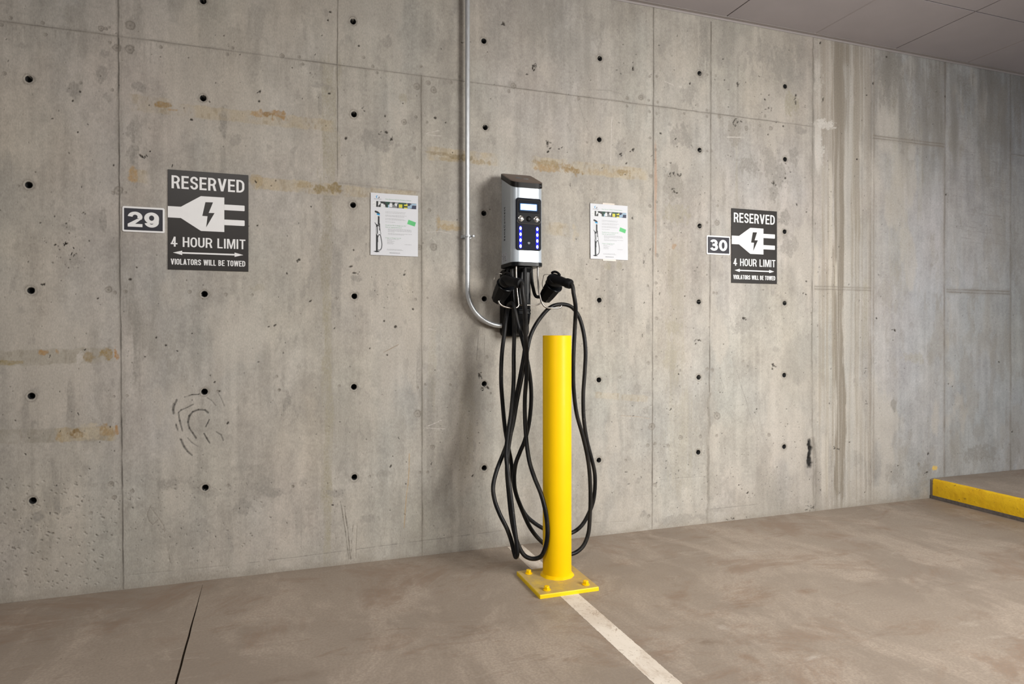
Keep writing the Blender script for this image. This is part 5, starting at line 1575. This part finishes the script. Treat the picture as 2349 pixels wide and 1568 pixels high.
def notice(x, z, W_, H_, lean, label, tape):
    o = thing('notice', (x + W_ / 2, 0, z), label, 'notice', 'printed notices taped to the wall')

    def T(fx, fz):          # fractions across, down the sheet
        return (x + W_ * fx + lean * fz, z + H_ * (1 - fz))
    yp, y1 = -.0042, -.0048
    t = MB()
    # sheet standing slightly off the wall along its lower and left edge
    nu, nw = 8, 10
    grid = [[(T(i / nu, j / nw)[0], -.0030 - .0035 * (1 - i / nu) ** 2 * .4 - .0010 * (j / nw) ** 2, T(i / nu, j / nw)[1]) for i in range(nu + 1)] for j in range(nw + 1)]

    def ysurf(fx, fz):
        return -.0030 - .0035 * (1 - fx) ** 2 * .4 - .0010 * fz ** 2
    vs = [p for r in grid for p in r] + [(p[0], p[1] + .0004, p[2]) for r in grid for p in r]
    fs = []
    M_ = (nu + 1) * (nw + 1)
    for j in range(nw):
        for i in range(nu):
            q = j * (nu + 1) + i
            fs += [(q, q + 1, q + nu + 2, q + nu + 1), (q + M_, q + M_ + nu + 1, q + M_ + nu + 2, q + M_ + 1)]
    rim = [i for i in range(nu + 1)] + [j * (nu + 1) + nu for j in range(1, nw + 1)] + [nw * (nu + 1) + i for i in range(nu - 1, -1, -1)] + [j * (nu + 1) for j in range(nw - 1, 0, -1)]
    for a_, b_ in zip(rim, rim[1:] + rim[:1]):
        fs.append((a_, b_, b_ + M_, a_ + M_))
    t.add(vs, fs)
    t.build('sheet', m_paper, o, smooth=60)

    def flat(mb, poly, mi=0, lift=.00018):
        pts = []
        for fx, fz in poly:
            a, b = T(fx, fz)
            pts.append((a, ysurf(fx, fz) - lift, b))
        back = [(p[0], p[1] + .00012, p[2]) for p in pts]
        mb.loft([back, pts], mi)

    def rect(mb, x0, x1, z0, z1, mi=0, lift=.00018):
        n_ = max(1, int((x1 - x0) / .12))
        for k in range(n_):
            a, b = x0 + (x1 - x0) * k / n_, x0 + (x1 - x0) * (k + 1) / n_
            flat(mb, [(a, z1), (b, z1), (b, z0), (a, z0)], mi, lift)
    rp = random.Random(21)
    # emblem
    t = MB()
    for k, (cx, cz, r0, a0, a1) in enumerate(((.140, .062, .030, 70, 280), (.158, .068, .024, -110, 60))):
        for i in range(10):
            qa = [math.radians(a0 + (a1 - a0) * (i + d) / 10) for d in (0, 1)]
            th_ = [.0075 * math.sin(math.pi * (i + d) / 10) + .0008 for d in (0, 1)]
            P_ = [(cx + (r0 - s_ * th_[d]) * math.cos(qa[d]), cz - (r0 - s_ * th_[d]) * math.sin(qa[d]) * W_ / H_) for s_, d in ((0, 0), (0, 1), (2, 1), (2, 0))]
            flat(t, P_, k)
    t.build('emblem', [m_cyan, m_char], o, smooth=0)
    # lettering one can read

    def words(body, x0, x1, zc, h, mi, bd=.0):
        fz0, fz1 = zc + h / 2, zc - h / 2
        t = MB()
        text_into(t, body, x0, x1, 0, 1, 0, 1, bd, mi, 1.0, fn=lambda a, y, b: (T(a, fz0 + (fz1 - fz0) * b)[0], ysurf(a, zc) - (.0002 if y > .5 else .00005), T(a, fz0 + (fz1 - fz0) * b)[1]))
        t.build('lettering', [m_greent, m_greent, m_ink], o, smooth=0)
    words('SEMACONNECT', .070, .225, .098, .011, 2)
    words('New Electric Vehicle Charging Stations', .305, .850, .092, .021, 0)
    words('Would you like to charge your EV?', .305, .745, .512, .021, 1)
    words('Get an app/smartcard', .305, .650, .544, .021, 1)
    words('5 Steps to Charge Your EV', .305, .640, .716, .021, 1)
    words('www.semaconnect.com', .395, .615, .955, .014, 2)
    # small print, too fine to read
    for para in (((.305, .74, .292), (.305, .72, .311)), ((.305, .76, .348), (.305, .71, .366)), ((.305, .70, .402), (.305, .73, .420)), ((.305, .51, .457),), ((.36, .85, .570), (.36, .86, .585), (.36, .86, .600), (.36, .50, .615)), ((.36, .87, .643), (.36, .70, .658)),
                 ((.345, .60, .735), (.345, .44, .750), (.345, .51, .765), (.345, .47, .780), (.345, .49, .795), (.345, .47, .810)), ((.34, .65, .897), (.34, .68, .911)), ((.715, .86, .812),)):
        t = MB()
        for x0, x1, zc in para:
            a = x0
            while a < x1:
                l_ = rp.uniform(.012, .050)
                rect(t, a, min(a + l_, x1), zc - .0032, zc + .0032)
                a += l_ + .007
        t.build('small_print', m_grey, o, smooth=0)
    # photograph strip: patchwork of a street scene
    t = MB()
    z0, z1 = .131, .224
    rect(t, .040, .963, z0, z1, 0, .00016)

    def shape(x0, x1, f0, f1, mi, sk=0.0):
        a, b = z0 + (z1 - z0) * f0, z0 + (z1 - z0) * f1
        flat(t, [(x0 + sk, b), (x1 + sk, b), (x1, a), (x0, a)], mi, .00020)
    for (x0, x1, f0, f1, mi, sk) in [(.04, .12, 0, 1, 1, 0), (.05, .08, .1, .5, 0, 0), (.07, .11, .5, .9, 7, .01), (.115, .16, 0, 1, 2, -.01), (.145, .20, .05, .7, 1, 0), (.18, .22, .4, 1, 2, -.02), (.21, .30, .35, 1, 1, .0), (.20, .30, 0, .5, 2, .03), (.27, .33, .15, .8, 2, .03), (.31, .40, 0, .5, 3, 0), (.32, .36, .4, 1, 3, 0), (.36, .39, .5, 1, 6, 0), (.385, .45, .25, .9, 1, 0), (.40, .43, .5, 1, 0, 0), (.45, .51, 0, .45, 2, 0), (.46, .54, .45, 1, 0, 0), (.50, .56, .2, .8, 1, -.02), (.555, .58, .3, 1, 2, 0),
                                     (.58, .75, 0, .3, 3, 0), (.59, .67, .25, .9, 4, 0), (.66, .70, .2, 1, 3, 0), (.695, .775, .2, .55, 4, 0), (.69, .78, .55, .8, 2, 0), (.70, .77, .8, 1, 4, 0), (.775, .84, 0, .5, 5, 0), (.775, .83, .5, 1, 6, .0), (.82, .88, .3, .9, 6, -.02), (.86, .963, .05, .35, 6, 0), (.87, .963, .4, 1, 5, -.01), (.81, .83, .75, 1, 4, 0)]:
        shape(x0, x1, f0, f1, mi, sk)
    t.build('photo_strip', PH, o, smooth=0)
    # picture of a free-standing charging unit
    t = MB()
    flat(t, [(.085, .455), (.185, .535), (.185, .340), (.085, .310)], 0)                                # body
    flat(t, [(.085, .310), (.185, .345), (.192, .322), (.150, .297), (.100, .285), (.083, .292)], 1, .00022)  # cap
    flat(t, [(.125, .350), (.190, .362), (.190, .335), (.125, .328)], 2, .00026)                        # blue screen
    flat(t, [(.148, .505), (.185, .520), (.185, .375), (.150, .370)], 1, .00022)
    flat(t, [(.085, .485), (.110, .515), (.180, .540), (.178, .520), (.112, .498), (.085, .468)], 1, .00024)
    flat(t, [(.112, .935), (.150, .940), (.150, .520), (.112, .505)], 1)
    flat(t, [(.180, .600), (.200, .605), (.195, .490), (.180, .490)], 1)
    flat(t, [(.055, .940), (.120, .955), (.200, .945), (.140, .925)], 1, .00022)

    def cord(pts, wd, mi):
        for (a, b), (c_, d_) in zip(pts[:-1], pts[1:]):
            vx, vz = (c_ - a) * W_, (d_ - b) * H_
            l_ = math.hypot(vx, vz) + 1e-9
            nx, nz_ = -vz / l_ * wd / W_, vx / l_ * wd / H_
            flat(t, [(a - nx, b - nz_), (c_ - nx, d_ - nz_), (c_ + nx, d_ + nz_), (a + nx, b + nz_)], mi, .00026)
    cord([(.130, .545), (.122, .640), (.142, .675), (.165, .672)], .0011, 3)
    cord([(.165, .672), (.190, .668), (.205, .680), (.220, .730), (.232, .790), (.236, .830), (.230, .880), (.208, .912), (.180, .922), (.155, .916)], .0017, 1)
    cord([(.190, .540), (.200, .600), (.210, .650), (.207, .670)], .0009, 1)
    cord([(.150, .790), (.148, .720), (.165, .680), (.190, .668)], .0015, 1)
    t.build('unit_picture', [m_lgrey, m_char, m_cyan, m_paper], o, smooth=0)
    t = MB()
    flat(t, [(.768, .472), (.930, .508), (.955, .440), (.795, .402)])
    t.build('green_tag', m_green, o, smooth=0)
    for fx0, fx1, fz0, fz1 in tape:
        t = MB()
        a, b = T(fx0, fz0), T(fx1, fz1)
        t.box(a[0], b[0], -.0024 if fz0 < .5 else -.0030, .001, b[1], a[1])
        t.build('tape', m_tape, o, smooth=0)


notice(.3695, 1.3752, .2145, .2795, -.0010, 'white printed notice with photo strip between the left reserved sign and the conduit', [])
notice(1.4565, 1.3985, .2130, .2780, .0015, 'white printed notice held by clear tape on the wall right of the charging unit', [(.33, .65, -.028, .01), (.33, .68, .99, 1.028)])
